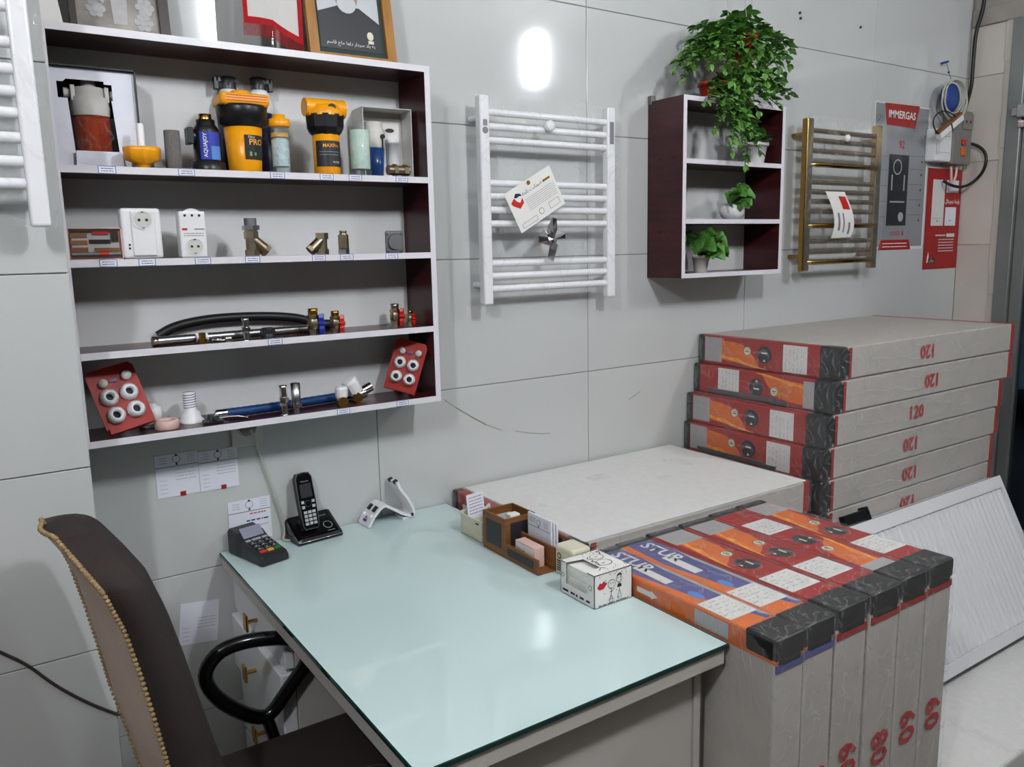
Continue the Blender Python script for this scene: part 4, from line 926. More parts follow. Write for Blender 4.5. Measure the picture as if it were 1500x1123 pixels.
b = B()
for i in range(46):
    p = pen(i/45, 0); b.tube([p, p+Vector((0, -.001, -min(.028, p.z-.0005)))], .0009, 4)
for i in range(0):
    p = pen(0, i/13*.6); b.tube([p, p+Vector((-.016, -.001, -.012))], .0009, 4); p = pen(1, i/13*.6); b.tube([p, p+Vector((.010, -.001, -.02))], .0009, 4)
o = part('fringe', b, 'red_felt', t); o['kind'] = 'stuff'
part('crossbar', B().cyl((-.08, .001, .325), (.08, .001, .325), .003, n=8), 'chrome', t)
# framed portrait
p0, p1 = Pw(452, 75, 2.05), Pw(578, 88, 2.05)
t = thing('framed_portrait', 'oak framed portrait of a person in dark clothing', 'picture', (p0.x, 2.05, TZ)); wd = p1.x-p0.x
f0 = lean_frame((0, 0, 0), .16); fwid = 15*k
part('frame', B().rect(f0, 0, 0, wd, .008, 0, .016).rect(f0, 0, .008, fwid, .34, 0, .016).rect(f0, wd-fwid, .008, wd, .34, 0, .016).rect(f0, 0, .34, wd, .365, 0, .016), 'oak', t)
part('mount', B().rect(f0, fwid, .008, wd-fwid, .34, .002, .004), 'felt_green', t)
u0, u1 = fwid+.010, wd-fwid-.010
pc_ = part('photo', B().rect(f0, u0, .024, u1, .33, .004, .005), 'photo_light', t)
um = (u0+u1)/2
part('garment_print', B().prism(f0, [(u0, .024), (u1, .024), (u1, .10), (um+.03, .135), (um-.03, .135), (u0, .115)], .005, .0055), 'photo_dark', pc_)
part('head_print', B().disc(f0, um-.004, .17, .034, .0055, .0058, rv=.048), 'skin_print', pc_); part('beard_print', B().disc(f0, um-.004, .142, .026, .0058, .0061, rv=.024), 'photo_light', pc_)
part('badge_print', B().disc(f0, u1-.03, .066, .009, .0056, .0062, rv=.011).rect(f0, u1-.037, .046, u1-.022, .054, .0056, .0062), 'cream_plastic', pc_)
ftext('caption_lettering', fa('به یاد سردار دلها حاج قاسم'), .0125, 'paper_white', pc_, f0, um-.002, .040, .0060)
# ------------------------------------------------------------------ towel radiators
def towel_rail(label, x0, x1, z0, z1, yw, bars, m, pw_, post_d=.03, wrap='film_soft', bright=()):
    t = thing('towel_rail', label, 'radiator', (x0, yw, z0)); W_, H_ = x1-x0, z1-z0
    for x in (0, W_-pw_): part('post', B().rbox((x, -.055-post_d, 0), (x+pw_, -.055, H_), .006, 3), m, t)
    for i, z in enumerate(bars):
        o = .022 if i in bright else 0
        part('bar', B().tube([(pw_*.5, -.070, z-z0), (W_*.1, -.070-o, z-z0), (W_*.9, -.070-o, z-z0), (W_-pw_*.5, -.070, z-z0)], .0105, 12) if o else B().cyl((pw_*.5, -.070, z-z0), (W_-pw_*.5, -.070, z-z0), .0105, n=14), m, t)
    for x in (pw_*.5, W_-pw_*.5):
        for z in (.06, H_-.06): part('wall_bracket', B().cyl((x, -.056, z), (x, -.0, z), .009, n=10), m, t)
    def sheet(dy):
        return lambda u, v: Vector((-.012+(W_+.024)*u, dy-.007*noise.noise(Vector((u*6, v*7, x0*3)))-.004*noise.noise(Vector((u*19, v*15, x0))), -.006+(H_+.016)*v+(.020*math.sin(PI*u)*(1-v)**4)))
    part('plastic_wrap', B().grid(sheet(-.055-post_d-.010), 34, 40), wrap, t)
    return t
bars = [1.956, 1.915, 1.875, 1.750, 1.711, 1.671, 1.630, 1.510, 1.472, 1.433]
tr = towel_rail('white towel radiator in clear wrap hanging between the two shelf units', 1.312, 1.838, 1.386, 2.002, D-.002, bars, 'white_enamel', .034)
c = Pw(802, 185, 2.10); part('hanger_knob', B().lathe([(.016, 0), (.017, .012), (.012, .016), (0, .017)], (c.x-1.312, -.082, c.z-1.386), 18, ax=(0, -1, 0)).cyl((c.x-1.312, 0, c.z-1.386), (c.x-1.312, -.083, c.z-1.386), .006, n=10), 'white_plastic', tr)
fp_ = front((0, -.0855, 0))
part('post_sticker', B().rect(fp_, .010, .528, .024, .546, 0, .0006).disc(fp_, .017, .515, .010, 0, .0006), 'ink_grey', tr)
part('post_sticker', B().rect(fp_, .50, .50, .517, .57, 0, .0006), 'ink_grey', tr)
cc = [Pw(x, y, D-.104) for x, y in ((738, 284), (804, 241), (831, 298), (761, 343))]
cen = sum(cc, Vector())/4
t = thing('warranty_card', 'printed white card with a red house emblem on the white towel radiator', 'card', cen)
U = (cc[1]-cc[0]); V = (cc[0]-cc[3]); U.y = V.y = 0
f0 = Fr((0, 0, 0), U, Vector((0, 0, 1))); f0.U = U.normalized(); f0.V = Vector((-f0.U.z, 0, f0.U.x)); f0.N = f0.U.cross(f0.V); lu, lv = U.length, V.length
part('card_sheet', B().rect(f0, -lu/2, -lv/2, lu/2, lv/2, -.0004, .0004), 'paper_white', t)
a_, c_ = -lu*.33, lv*.17
part('emblem', B().prism(f0, [(a_-.019, c_-.004), (a_+.0, c_-.022), (a_+.02, c_-.012), (a_+.022, c_+.004), (a_+.008, c_-.006), (a_-.002, c_+.004), (a_-.006, c_+.016), (a_-.018, c_+.010), (a_-.024, c_+.006)], .0004, .001), 'red_handle', t)
part('emblem_arc', B().prism(f0, [(a_-.006, c_+.017), (a_+.004, c_+.026), (a_+.018, c_+.020), (a_+.024, c_+.010), (a_+.012, c_+.014), (a_+.002, c_+.012)], .0004, .001), 'navy', t)
part('small_print', scribble(B(), f0, -lu*.18, -lv*.18, lu*.45, lv*.14, 7, .0011, 8, .0004, .0008, .08), 'ink_grey', t)
part('print_stamp', B().ring(f0, lu*.02, -lv*.32, .010, .0012, .0004, .0009).line(f0, [(lu*.2, -lv*.4), (lu*.42, -lv*.4), (lu*.42, -lv*.25), (lu*.2, -lv*.25), (lu*.2, -lv*.4)], .0008, .0004, .0008).line(f0, [(-lu*.42, -lv*.44), (-lu*.1, -lv*.44), (-lu*.1, -lv*.34), (-lu*.42, -lv*.34), (-lu*.42, -lv*.44)], .0008, .0004, .0008), 'ink', t)
ftext('card_lettering', fa('ضمانت نامه'), .017, 'ink', t, f0, lu*.02, lv*.27, .0009)
part('gold_seal', B().disc(f0, lu*.0, lv*.42, .007, .0004, .001, 10).rect(f0, lu*.26, lv*.24, lu*.42, lv*.29, .0004, .0008), 'brass', t)
# crumpled foil bag
c = Pw(808, 350, D-.106); k = mpp(c)*1.2; rnd = random.Random(12)
op = [(-20, 4), (-12, 12), (-6, 14), (0, 26), (6, 24), (8, 10), (20, 6), (22, 0), (8, -2), (6, -16), (2, -28), (-6, -22), (-4, -8), (-20, -4)]
b = B(); vs = [Vector((0, -.012, 0))]+[Vector((u*k, rnd.uniform(-.008, .004), v*k)) for u, v in op]+[Vector((u*k*.5, -.012+rnd.uniform(-.01, .01), v*k*.5)) for u, v in op]+[Vector((0, .008, 0))]
n = len(op); fs = []
for i in range(n):
    j = (i+1) % n; fs += [(0, n+1+i, n+1+j), (n+1+i, 1+i, 1+j), (n+1+i, 1+j, n+1+j), (2*n+1, 1+j, 1+i)]
one('foil_bag', b.add(vs, fs), 'foil', 'crumpled silver foil bag on the white towel radiator', 'bag', c)
b2 = [2.003, 1.941, 1.895, 1.856, 1.818, 1.774, 1.732, 1.692]
towel_rail('white towel radiator in clear wrap hanging on the tiled pillar', -.36, .152, 1.613, 2.32, PILY-.001, b2+[2.09, 2.13, 2.17, 2.27], 'white_enamel', .034)
gb = [1.997, 1.959, 1.918, 1.862, 1.795, 1.757, 1.719, 1.678, 1.620, 1.557, 1.514, 1.473]
gr = towel_rail('antique gold towel radiator in cloudy wrap beside the plant shelf', 2.845, 3.362, 1.436, 2.042, D-.002, gb, 'gold', .040, wrap='film_gold', bright=(3, 8, 11))
c = Pw(1237, 203, 2.09); part('hanger_knob', B().lathe([(.014, 0), (.015, .008), (.01, .013), (0, .014)], (c.x-2.845, -.098, c.z-1.436), 16, ax=(0, -1, 0)).cyl((c.x-2.845, 0, c.z-1.436), (c.x-2.845, -.098, c.z-1.436), .006, n=10), 'white_plastic', gr)
q = [Pw(x, y, D-.115) for x, y in ((1209, 280), (1237, 281), (1252, 325), (1246, 347), (1217, 349), (1223, 322))]
cen = sum(q, Vector())/6
t = thing('warranty_card', 'curled white card with a red emblem on the gold towel radiator', 'card', cen)
lft = [q[0]-cen, q[5]-cen, q[4]-cen]; rgt = [q[1]-cen, q[2]-cen, q[3]-cen]
def cu(u, v):
    def bz(a): return a[0]*(1-v)**2+a[1]*(2*v*(1-v))+a[2]*v*v
    p = bz(lft).lerp(bz(rgt), u); return p+Vector((0, -.012*math.sin(PI*v), 0))
part('card_sheet', B().grid(cu, 4, 14), 'paper_white', t)
part('emblem', B().grid(lambda u, v: cu(.55+.35*u, .08+.24*v)-Vector((0, .0012, 0)), 3, 4), 'red_handle', t)
part('small_print', B().grid(lambda u, v: cu(.2+.1*u, .4+.4*v)-Vector((0, .001, 0)), 1, 6).grid(lambda u, v: cu(.45+.06*u, .4+.45*v)-Vector((0, .001, 0)), 1, 6).grid(lambda u, v: cu(.7+.1*u, .6+.3*v)-Vector((0, .001, 0)), 1, 6), 'ink_grey', t)

# ------------------------------------------------------------------ plant shelf
PX0, PX1, PY0, PZ0, PZ1 = 2.063, 2.594, 2.008, 1.440, 2.050
ps = thing('plant_shelf', 'small burgundy wall shelf with white edges holding potted plants', 'shelf', (0, 0, 0))
def pedge(name, a, b_, m):
    o = part(name, B().box(a, b_), m, ps); part('edge_band', B().box((a[0], a[1]-.001, a[2]), (b_[0], a[1], b_[2])), 'edge_white', o, 'white edge strip')
pedge('side_panel', (PX0, PY0, PZ0), (PX0+.016, D-.002, PZ1), 'burgundy'); pedge('side_panel', (PX1-.016, PY0, PZ0), (PX1, D-.002, PZ1), 'burgundy')
PB = [PZ0+.016, 1.642, 1.844, PZ1]
for z in PB: pedge('shelf_board', (PX0+.0162, PY0, z-.016), (PX1-.0162, D-.006, z), 'burgundy_h')
part('back_panel', B().box((PX0+.0162, D-.006, PZ0), (PX1-.0162, D-.002, PZ1)), 'board_white', ps)
part('hanging_bracket', B().rbox((PX0-.003, D-.02, PZ1-.01), (PX0+.02, D-.003, PZ1+.02), .002), 'dull_metal', ps)
for z in (1.60, 1.85): part('screw_cap', B().cyl((PX0, PY0+.05, z), (PX0-.002, PY0+.05, z), .004, n=8).cyl((PX0, PY0+.11, z), (PX0-.002, PY0+.11, z), .004, n=8), 'burgundy_h', ps)
def leaf_mesh(name, m, L_=1.0, w_=.34, fold=.18, curl=.25):
    n = 6; vs = []
    for i in range(n+1):
        s_ = i/n; wd = w_*math.sin(PI*min(1, s_*.94+.06))**.8*(1-.25*s_); z = -curl*s_*s_
        vs += [(-wd, s_*L_, z+fold*wd), (0, s_*L_, z), (wd, s_*L_, z+fold*wd)]
    return B().add(vs, [(i*3+j, i*3+j+1, i*3+j+4, i*3+j+3) for i in range(n) for j in (0, 1)], True).mesh(name, m)
LA = [leaf_mesh('leaf', 'leaf_a'), leaf_mesh('leaf', 'leaf_b', 1, .38, .25, .4), leaf_mesh('leaf', 'leaf_c', 1, .32, .2, .15)]
def put_leaf(parent, me, p, d, size, roll=0.0, origin=Vector()):
    d = d.normalized(); q_ = d.to_track_quat('Y', 'Z'); o = link('leaf', me, parent, p-origin)
    o.rotation_mode = 'QUATERNION'; from mathutils import Quaternion
    o.rotation_quaternion = q_ @ Quaternion((0, 1, 0), roll); o.scale = (size, size, size); return o
def sprigs(root, origin, start, ends, size, seed, meshes, limit=290, droop=.05):
    rnd = random.Random(seed); sb = B(); lv = []
    for (x, y, dep) in ends:
        E = Pw(x, y, dep); S = start+Vector((rnd.uniform(-.035, .035), rnd.uniform(-.03, .03), 0))
        Mid = S.lerp(E, .5)+Vector((0, 0, .04+droop*rnd.uniform(.3, 1)))
        n = max(7, int((E-S).length/.015)); pts = [S*(1-t)**2+Mid*(2*t*(1-t))+E*t*t for t in [i/n for i in range(n+1)]]
        for p in pts:
            p.y = min(p.y, D-.02)
            if PX0-.02 < p.x < PX1+.02 and p.z < PZ1+.03: p.y = min(p.y, PY0-.012)
        for _ in range(3):                             # ease the stems round the shelf edge
            for i in range(1, n): pts[i].y = min(pts[i].y, (pts[i-1].y+pts[i+1].y)/2)
        sb.tube([p-origin for p in pts], .0016, 5)
        for i in range(1, n+1):
            for sd in (-1, 1, -1, 1):
                tdir = (pts[i]-pts[i-1]).normalized(); ph = i*1.57+rnd.uniform(-.9, .9)
                side = Vector((math.cos(ph)*sd, math.sin(ph)*sd*.8, .25+rnd.uniform(-.2, .3)))
                d = (side+tdir*(.5+1.2*(i == n))); sz = size*rnd.uniform(.75, 1.25)*(.75 if i > n-2 else 1)
                p = pts[i]+Vector((rnd.uniform(-.006, .006), rnd.uniform(-.006, .006), rnd.uniform(-.006, .006)))
                if p.y+d.normalized().y*sz > D-.012: d.y = -abs(d.y)
                e_ = p+d.normalized()*sz
                if PX0-.03 < e_.x < PX1+.03 and min(p.z, e_.z) < PZ1+.022:
                    p.y = min(p.y, PY0-.012); d.y = -abs(d.y)-.35
                lv.append((p, d, sz, rnd.uniform(-.6, .6), rnd.randrange(len(meshes))))
    lv.sort(key=lambda e: e[0].y)                      # the nearest leaves are single parts
    for p, d, sz, ro, mi in lv[:limit]: put_leaf(root, meshes[mi], p, d, sz, ro, origin)
    fb = B(); from mathutils import Quaternion
    for p, d, sz, ro, mi in lv[limit:]:
        q_ = d.normalized().to_track_quat('Y', 'Z') @ Quaternion((0, 1, 0), ro); me = meshes[mi]
        fb.add([q_ @ (v.co*sz)+p-origin for v in me.vertices], [tuple(f.vertices) for f in me.polygons], True)
    o = part('foliage', fb, 'leaf_b', root); o['kind'] = 'stuff'
    part('stems', sb, 'stem_green', root)
def pot(root, r0, r1, h, m, soil=True, rim=.006):
    part('pot', B().lathe([(r0, 0), (r1, h-.012), (r1+rim, h-.012), (r1+rim, h), (r1-.004, h), (r1-.006, h-.012)], n=26), m, root)
    part('soil', B().lathe([(r1-.006, h-.016), (0, h-.010)], n=20), 'soil', root)
O = Pw(1083, 100, 2.06)
t = thing('hanging_plant', 'bushy mint-like plant in a red pot hung above the plant shelf', 'plant', O)
pot(t, .042, .056, .105, 'red_pot')
st = O+Vector((0, 0, .10))
sprigs(t, O, st, [(990, 100, 2.03), (1000, 78, 2.06), (1014, 44, 2.08), (1042, 46, 2.05), (1065, 22, 2.08), (1072, 40, 2.03), (1103, 20, 2.08), (1100, 45, 2.02), (1122, 45, 2.05), (1135, 62, 2.08), (1160, 72, 2.08), (1156, 95, 2.05),
       (1140, 100, 2.0), (1015, 92, 1.99), (1030, 70, 2.1), (1050, 60, 1.98), (1120, 110, 1.96), (1000, 115, 2.0), (1040, 95, 1.96), (1130, 80, 1.98), (1072, 122, 1.965), (1092, 112, 1.96), (1062, 104, 1.965), (1112, 84, 1.955), (1136, 128, 1.98), (1126, 118, 1.965), (1148, 112, 2.0), (1100, 128, 1.96), (1020, 60, 2.03), (1085, 60, 1.965)], .033, 21, LA[:2], 290)
for x in (1032, 1052):
    a = Pw(x, 0, 2.06); part('hanger_cord', B().tube([(math.copysign(.05, x-1042), 0, .10), a+Vector((0, 0, .6))-O], .0012, 5), 'cable_white', t)
O = Vector((Pw(1043, 135, 2.07).x+.01, 2.07, PZ1))
t = thing('trailing_plant', 'trailing mint-like plant in a red pot standing on the plant shelf', 'plant', O)
part('saucer', B().lathe([(.05, 0), (.066, .012), (.064, .013), (.05, .004), (0, .004)], n=26), 'white_plastic', t)
part('pot', B().lathe([(.042, .0045), (.054, .055), (.058, .055), (.058, .065), (.05, .065), (.048, .055)], n=26), 'red_pot', t); part('soil', B().lathe([(.048, .055), (0, .06)], n=20), 'soil', t)
st = O+Vector((.02, -.03, .07))
sprigs(t, O, st, [(1047, 190, 1.975), (1072, 222, 1.97), (1092, 243, 1.965), (1112, 222, 1.965), (1060, 165, 1.96), (1085, 180, 1.955), (1125, 150, 1.96), (1150, 140, 1.98), (1162, 140, 2.0), (1140, 155, 1.97), (1110, 165, 1.95), (1075, 205, 1.96),
       (1035, 150, 1.97), (1120, 130, 1.95), (1145, 120, 2.0), (1100, 195, 1.96)], .031, 33, LA, 290, .02)
O = Vector((Pw(1104, 232, 2.075).x, 2.075, PB[2]))
t = thing('potted_plant', 'broad-leaved plant in a white tapered pot in the top compartment', 'plant', O)
pot(t, .036, .048, .078, 'white_plastic')
rnd = random.Random(6)
for i in range(16):
    a = rnd.uniform(PI*.75, PI*2.25); d = Vector((math.cos(a), math.sin(a)*.8 if math.sin(a) < 0 else .15, rnd.uniform(.1, 1.0)))
    if d.x > 0: d.x *= -.2
    put_leaf(t, LA[2], O+Vector((rnd.uniform(-.02, .02), rnd.uniform(-.02, .0), .075)), d, rnd.uniform(.06, .095), rnd.uniform(-.5, .5), O)
def ruffle_mesh(seed):
    def fn(u, v):
        a = (u-.5)*2.3; r = .12+.88*v; e = v*v
        return Vector((math.sin(a)*r*.62, math.cos(a)*r*.75-.1, .14*e*math.sin(u*21+seed)+.05*e*math.sin(v*17+u*9)-.22*v*v+.25*v))
    return B().grid(fn, 22, 8).mesh('leaf', 'leaf_ruffle')
RM = [ruffle_mesh(0), ruffle_mesh(2.1)]
def lettuce(name, label, O, h0, lean, n, size, seed, potfn):
    t = thing(name, label, 'plant', O); potfn(t); rnd = random.Random(seed)
    for i in range(n):
        a = lean+rnd.uniform(-1.5, 1.5); d = Vector((math.cos(a)*.9, -abs(math.sin(a))*.45-.1, rnd.uniform(.25, 1.0)))
        put_leaf(t, RM[i % 2], O+Vector((0, 0, h0)), d, size*rnd.uniform(.75, 1.1), rnd.uniform(-.7, .7), O)
    part('stems', B().cyl((0, 0, h0*.4), (0, 0, h0+.01), .006, n=6), 'stem_green', t)
O = Vector((Pw(1072, 316, 2.06).x, 2.06, PB[1]))
lettuce('potted_plant', 'ruffled leafy plant in a round white bowl in the middle compartment', O, .05, -.2, 10, .13, 4,
        lambda t: (part('pot', B().lathe([(.026, 0), (.040, .012), (.046, .030), (.040, .048), (.030, .056), (.027, .054), (.035, .044)], n=28), 'white_enamel', t), part('soil', B().lathe([(.033, .045), (0, .047)], n=16), 'soil', t)))
O = Vector((Pw(1026, 398, 2.06).x, 2.06, PB[0]))
lettuce('potted_plant', 'ruffled leafy plant in a small pale pot in the bottom compartment', O, .06, -.15, 11, .155, 9,
        lambda t: pot(t, .022, .030, .062, 'grey_white', rim=.003))

# ------------------------------------------------------------------ posters and wiring by the corner
t = thing('wall_poster', 'silver poster with a red banner and a cutaway appliance picture', 'poster', (3.425, D-.0012, 1.512)); f0 = front((0, 0, 0)); pw, ph_ = .449, .652
part('sheet', B().rect(f0, 0, 0, pw, ph_, 0, .0008), 'label_white', t); s_ = part('print_field', B().rect(f0, .008, .014, pw-.012, ph_-.006, .0008, .001), 'poster_grey', t)
bn = part('red_banner', B().prism(f0, [(.075, ph_-.002), (.355, ph_+.002), (.325, ph_-.10), (.095, ph_-.095)], .001, .0016), 'red_print', t)
ftext('banner_lettering', 'IMMERGAS', .046, 'paper_white', bn, f0, .215, ph_-.048, .002, bold=.0008)
ftext('model_lettering', '92', .046, 'ink_red', s_, f0, .225, ph_-.178, .0014, bold=.001)
ftext('footer_number', '6', .036, 'ink_red', s_, f0, .27, .075, .0014, bold=.001)
ap = part('appliance_picture', B().rect(f0, .13, .11, .29, .43, .001, .0014), 'photo_dark', s_)
part('appliance_print', B().ring(f0, .20, .375, .035, .006, .0014, .0018).rect(f0, .155, .27, .165, .34, .0014, .0018).rect(f0, .255, .27, .265, .34, .0014, .0018).rect(f0, .15, .215, .27, .222, .0014, .0018).disc(f0, .245, .15, .022, .0014, .0018), 'label_silver', ap)
part('appliance_print', B().rect(f0, .17, .235, .25, .34, .0014, .0017).rect(f0, .15, .12, .21, .19, .0014, .0017), 'charcoal', ap)
part('badge_ring', B().ring(f0, .04, ph_-.075, .022, .002, .001, .0014).line(f0, [(.03, ph_-.085), (.05, ph_-.06)], .003, .001, .0014), 'ink', s_)
b = B()
for i, z in enumerate((.15, .22, .29, .36, .42)): b.line(f0, [(.015, z), (.12, z)], .0012, .001, .0013); b.line(f0, [(.30, z+.01), (.42, z+.01)], .0012, .001, .0013); b.disc(f0, .40, z-.015, .006, .001, .0013, 8)
part('caption_lines', b, 'ink', s_)
part('footer_print', B().prism(f0, [(.075, .0), (.345, .0), (.325, .045), (.095, .045)], .001, .0015), 'red_print', t)
part('footer_lettering', scribble(B(), f0, .11, .006, .31, .036, 2, .004, 3, .0015, .0019, .1), 'paper_white', t)
part('caption_lettering', scribble(B(), f0, .17, .065, .25, .085, 2, .004, 5, .001, .0014, .1), 'ink_red', s_)
part('glossy_wrap', B().grid(lambda u, v: Vector((-.02+.47*u, -.004-.004*noise.noise(Vector((u*5, v*8, 5))), ph_-.26+.27*v)), 20, 14), 'film_clear', t)
t = thing('wall_poster', 'narrow red poster picturing two white radiators at the wall corner', 'poster', (3.886, D-.0012, 1.411)); pw, ph_ = .310, .482
part('sheet', B().rect(f0, 0, 0, pw, ph_, 0, .0008), 'red_print', t)
part('radiator_picture', B().rect(f0, .05, .21, .16, .43, .0008, .0013), 'label_white', t); part('radiator_picture', B().rect(f0, .175, .21, .275, .30, .0008, .0013), 'paper', t); part('radiator_picture', B().rect(f0, .175, .37, .285, .43, .0008, .0013), 'paper', t)
part('picture_detail', B().line(f0, [(.06, .245), (.15, .245)], .001, .0013, .0016).disc(f0, .105, .232, .004, .0013, .0016, 8).disc(f0, .225, .235, .004, .0013, .0016, 8), 'ink', t)
part('name_flag', B().rect(f0, .165, .30, .300, .365, .0013, .0018), 'red_card', t)
ftext('poster_lettering', fa('پارما دیجیتال'), .026, 'paper_white', t, f0, .234, .328, .002, bold=.0005)
part('poster_lettering', scribble(B(), f0, .13, .08, .27, .15, 5, .004, 6, .0008, .0012, .12), 'label_white', t)
part('highlight_strip', B().rect(f0, .20, .155, .275, .172, .0008, .0012), 'label_white', t); part('poster_lettering', scribble(B(), f0, .10, .156, .19, .171, 1, .006, 2, .0008, .0012, .1), 'label_white', t)
lg = part('logo', B().rect(f0, .045, .030, .105, .052, .0008, .0013), 'ink', t); part('logo_flame', B().prism(f0, [(.032, .03), (.045, .035), (.05, .06), (.044, .085), (.036, .06)], .0008, .0013), 'paper_white', t)
ftext('logo_lettering', fa('بوتان'), .022, 'paper_white', lg, f0, .075, .043, .0016)
# white wall box and junction box
a = Pw(1363, 190, 2.12)
t = thing('wall_phone_box', 'white ribbed plastic box on the wall above the red poster', 'box', (3.845, D-.001, 1.918))
part('case', B().rbox((0, -.055, 0), (Pw(1394, 240, D-.06).x-3.8452, 0, .15), .008, 3), 'white_plastic', t); part('rib', B().box((.0, -.0565, .03), (.012, -.0545, .12)).box((.02, -.0565, .03), (.026, -.0545, .12)), 'grey_white', t)
part('seam', B().box((.01, -.0556, .04), (.125, -.0548, .0415)).box((.01, -.0556, .115), (.125, -.0548, .1165)), 'ink_grey', t)
j0, j1 = Pw(1394, 240, D-.06), Pw(1426, 164, D-.06)
jw, jh = min(j1.x, XR-.012)-j0.x, j1.z-j0.z
t = thing('junction_box', 'dusty grey switch and socket box fixed at the wall corner', 'box', (j0.x, D-.001, j0.z)); fj = front((0, -.0602, 0))
part('case', B().rbox((0, -.06, 0), (jw, 0, jh), .006, 3), 'jbox_grey', t)
part('socket_plate', B().rect(fj, jw*.42, jh*.66, jw*.97, jh*.95, 0, .005), 'jbox_grey', t)
part('socket_hole', B().disc(fj, jw*.6, jh*.80, .007, .005, .0056, 8).disc(fj, jw*.82, jh*.80, .007, .005, .0056, 8), 'ink', t)
part('red_switch', B().rbox((jw*.42, -.07, jh*.36), (jw*.62, -.06, jh*.47), .003), 'red_handle', t); part('amber_switch', B().rbox((jw*.42, -.07, jh*.16), (jw*.62, -.06, jh*.30), .003), 'orange_print', t)
for dx in (.3, .62): part('conduit', B().tube([(jw*dx, -.03, 0), (jw*(dx*.8+.1), -.03, -.05), (jw*.5, -.022, -.10)], .006, 8), 'pink_tape', t)
a = Pw(1375, 200, 2.10); c = Pw(1408, 172, 2.10)
a = Pw(1375, 200, 2.085); c = Pw(1408, 172, 2.085); dd = (c-a); ln = dd.length; dd.normalize()
t = thing('power_strip', 'white brown-edged plug bar tilted in front of the junction box', 'plug', (a.x, 2.085, a.z)); f1 = Fr((0, 0, 0), (dd.x, 0, dd.z), (-dd.z, 0, dd.x))
part('bar', B().prism(f1, [(0, -.012), (ln, -.012), (ln, .014), (0, .014)], -.012, .012), 'white_plastic', t); part('bar_edge', B().prism(f1, [(-.002, .014), (ln, .014), (ln, .026), (-.002, .026)], -.012, .010), 'wood', t)
part('band', B().prism(f1, [(ln*.45, -.0125), (ln*.5, -.0125), (ln*.5, .0145), (ln*.45, .0145)], -.0125, .0128), 'ink', t)
c = Pw(1399, 143, 2.12)
t = thing('cable_coil', 'coiled cream and blue cable hanging above the junction box', 'cable', (c.x-.02, 2.13, c.z))
rnd = random.Random(8); part('blue_roll', B().lathe([(.03, 0), (.062, .002), (.062, .03), (.03, .032)], (0, .02, 0), 22, ax=(0, -1, 0)), 'cable_blue', t, 'blue inner roll')
for i in range(5):
    rr = .072+.006*i; part('cable_loop', B().tube([Vector((rr*1.15*math.cos(a)+rnd.uniform(-.003, .003), -.014-.006*(i % 3), rr*math.sin(a)-.004*i)) for a in [2*PI*j/28 for j in range(28)]], .0035, 6, closed=True), 'cable_white', t)
part('hang_cord', B().tube([(0, 0, .07), (-.02, .02, .16)], .0015, 5).cyl((-.02, .045, .16), (-.02, .01, .162), .005, n=8), 'cable_blue', t)
pts = [Px(x, y, XR-.026) for x, y in ((1445, -60), (1443, -10), (1440, 15), (1430, 45), (1421, 75), (1416, 105), (1414, 130))]+[Vector((j0.x+jw*.8, D-.03, j0.z+jh-.004))]
for p in pts: p.y = min(p.y, D-.03)
one('power_cable', B().tube(smooth(pts, 2, False), .009, 8), 'cable_black', 'thick black cable running up from the junction box to the ceiling', 'cable')
pts = [Vector((j0.x+jw-.004, D-.03, j0.z+jh*.45))]+[Px(x, y, XR-.03) for x, y in ((1436, 214), (1446, 228), (1442, 250), (1425, 268))]+[Pw(1408, 275, D-.03), Pw(1392, 271, D-.02), Pw(1382, 265, D-.012)]
pts[-3:] = [Pw(1408, 275, D-.055), Pw(1392, 271, D-.045), Pw(1382, 265, D-.012)]
for p in pts: p.x = min(p.x, XR-.015)
one('power_cable', B().tube(smooth(pts, 2, False), .007, 8), 'cable_black', 'black cable looping from the junction box over the red poster', 'cable')
pts = [Pw(1404, 174, D-.064), Pw(1400, 170, D-.108), Pw(1385, 161, D-.110), Pw(1372, 166, D-.108), Pw(1366, 178, D-.104), Pw(1370, 192, D-.098), Pw(1377, 198, D-.095)]
one('plug_lead', B().tube(smooth(pts, 2, False), .003, 6), 'cable_black', 'thin black lead curving beside the tilted plug bar', 'cable')

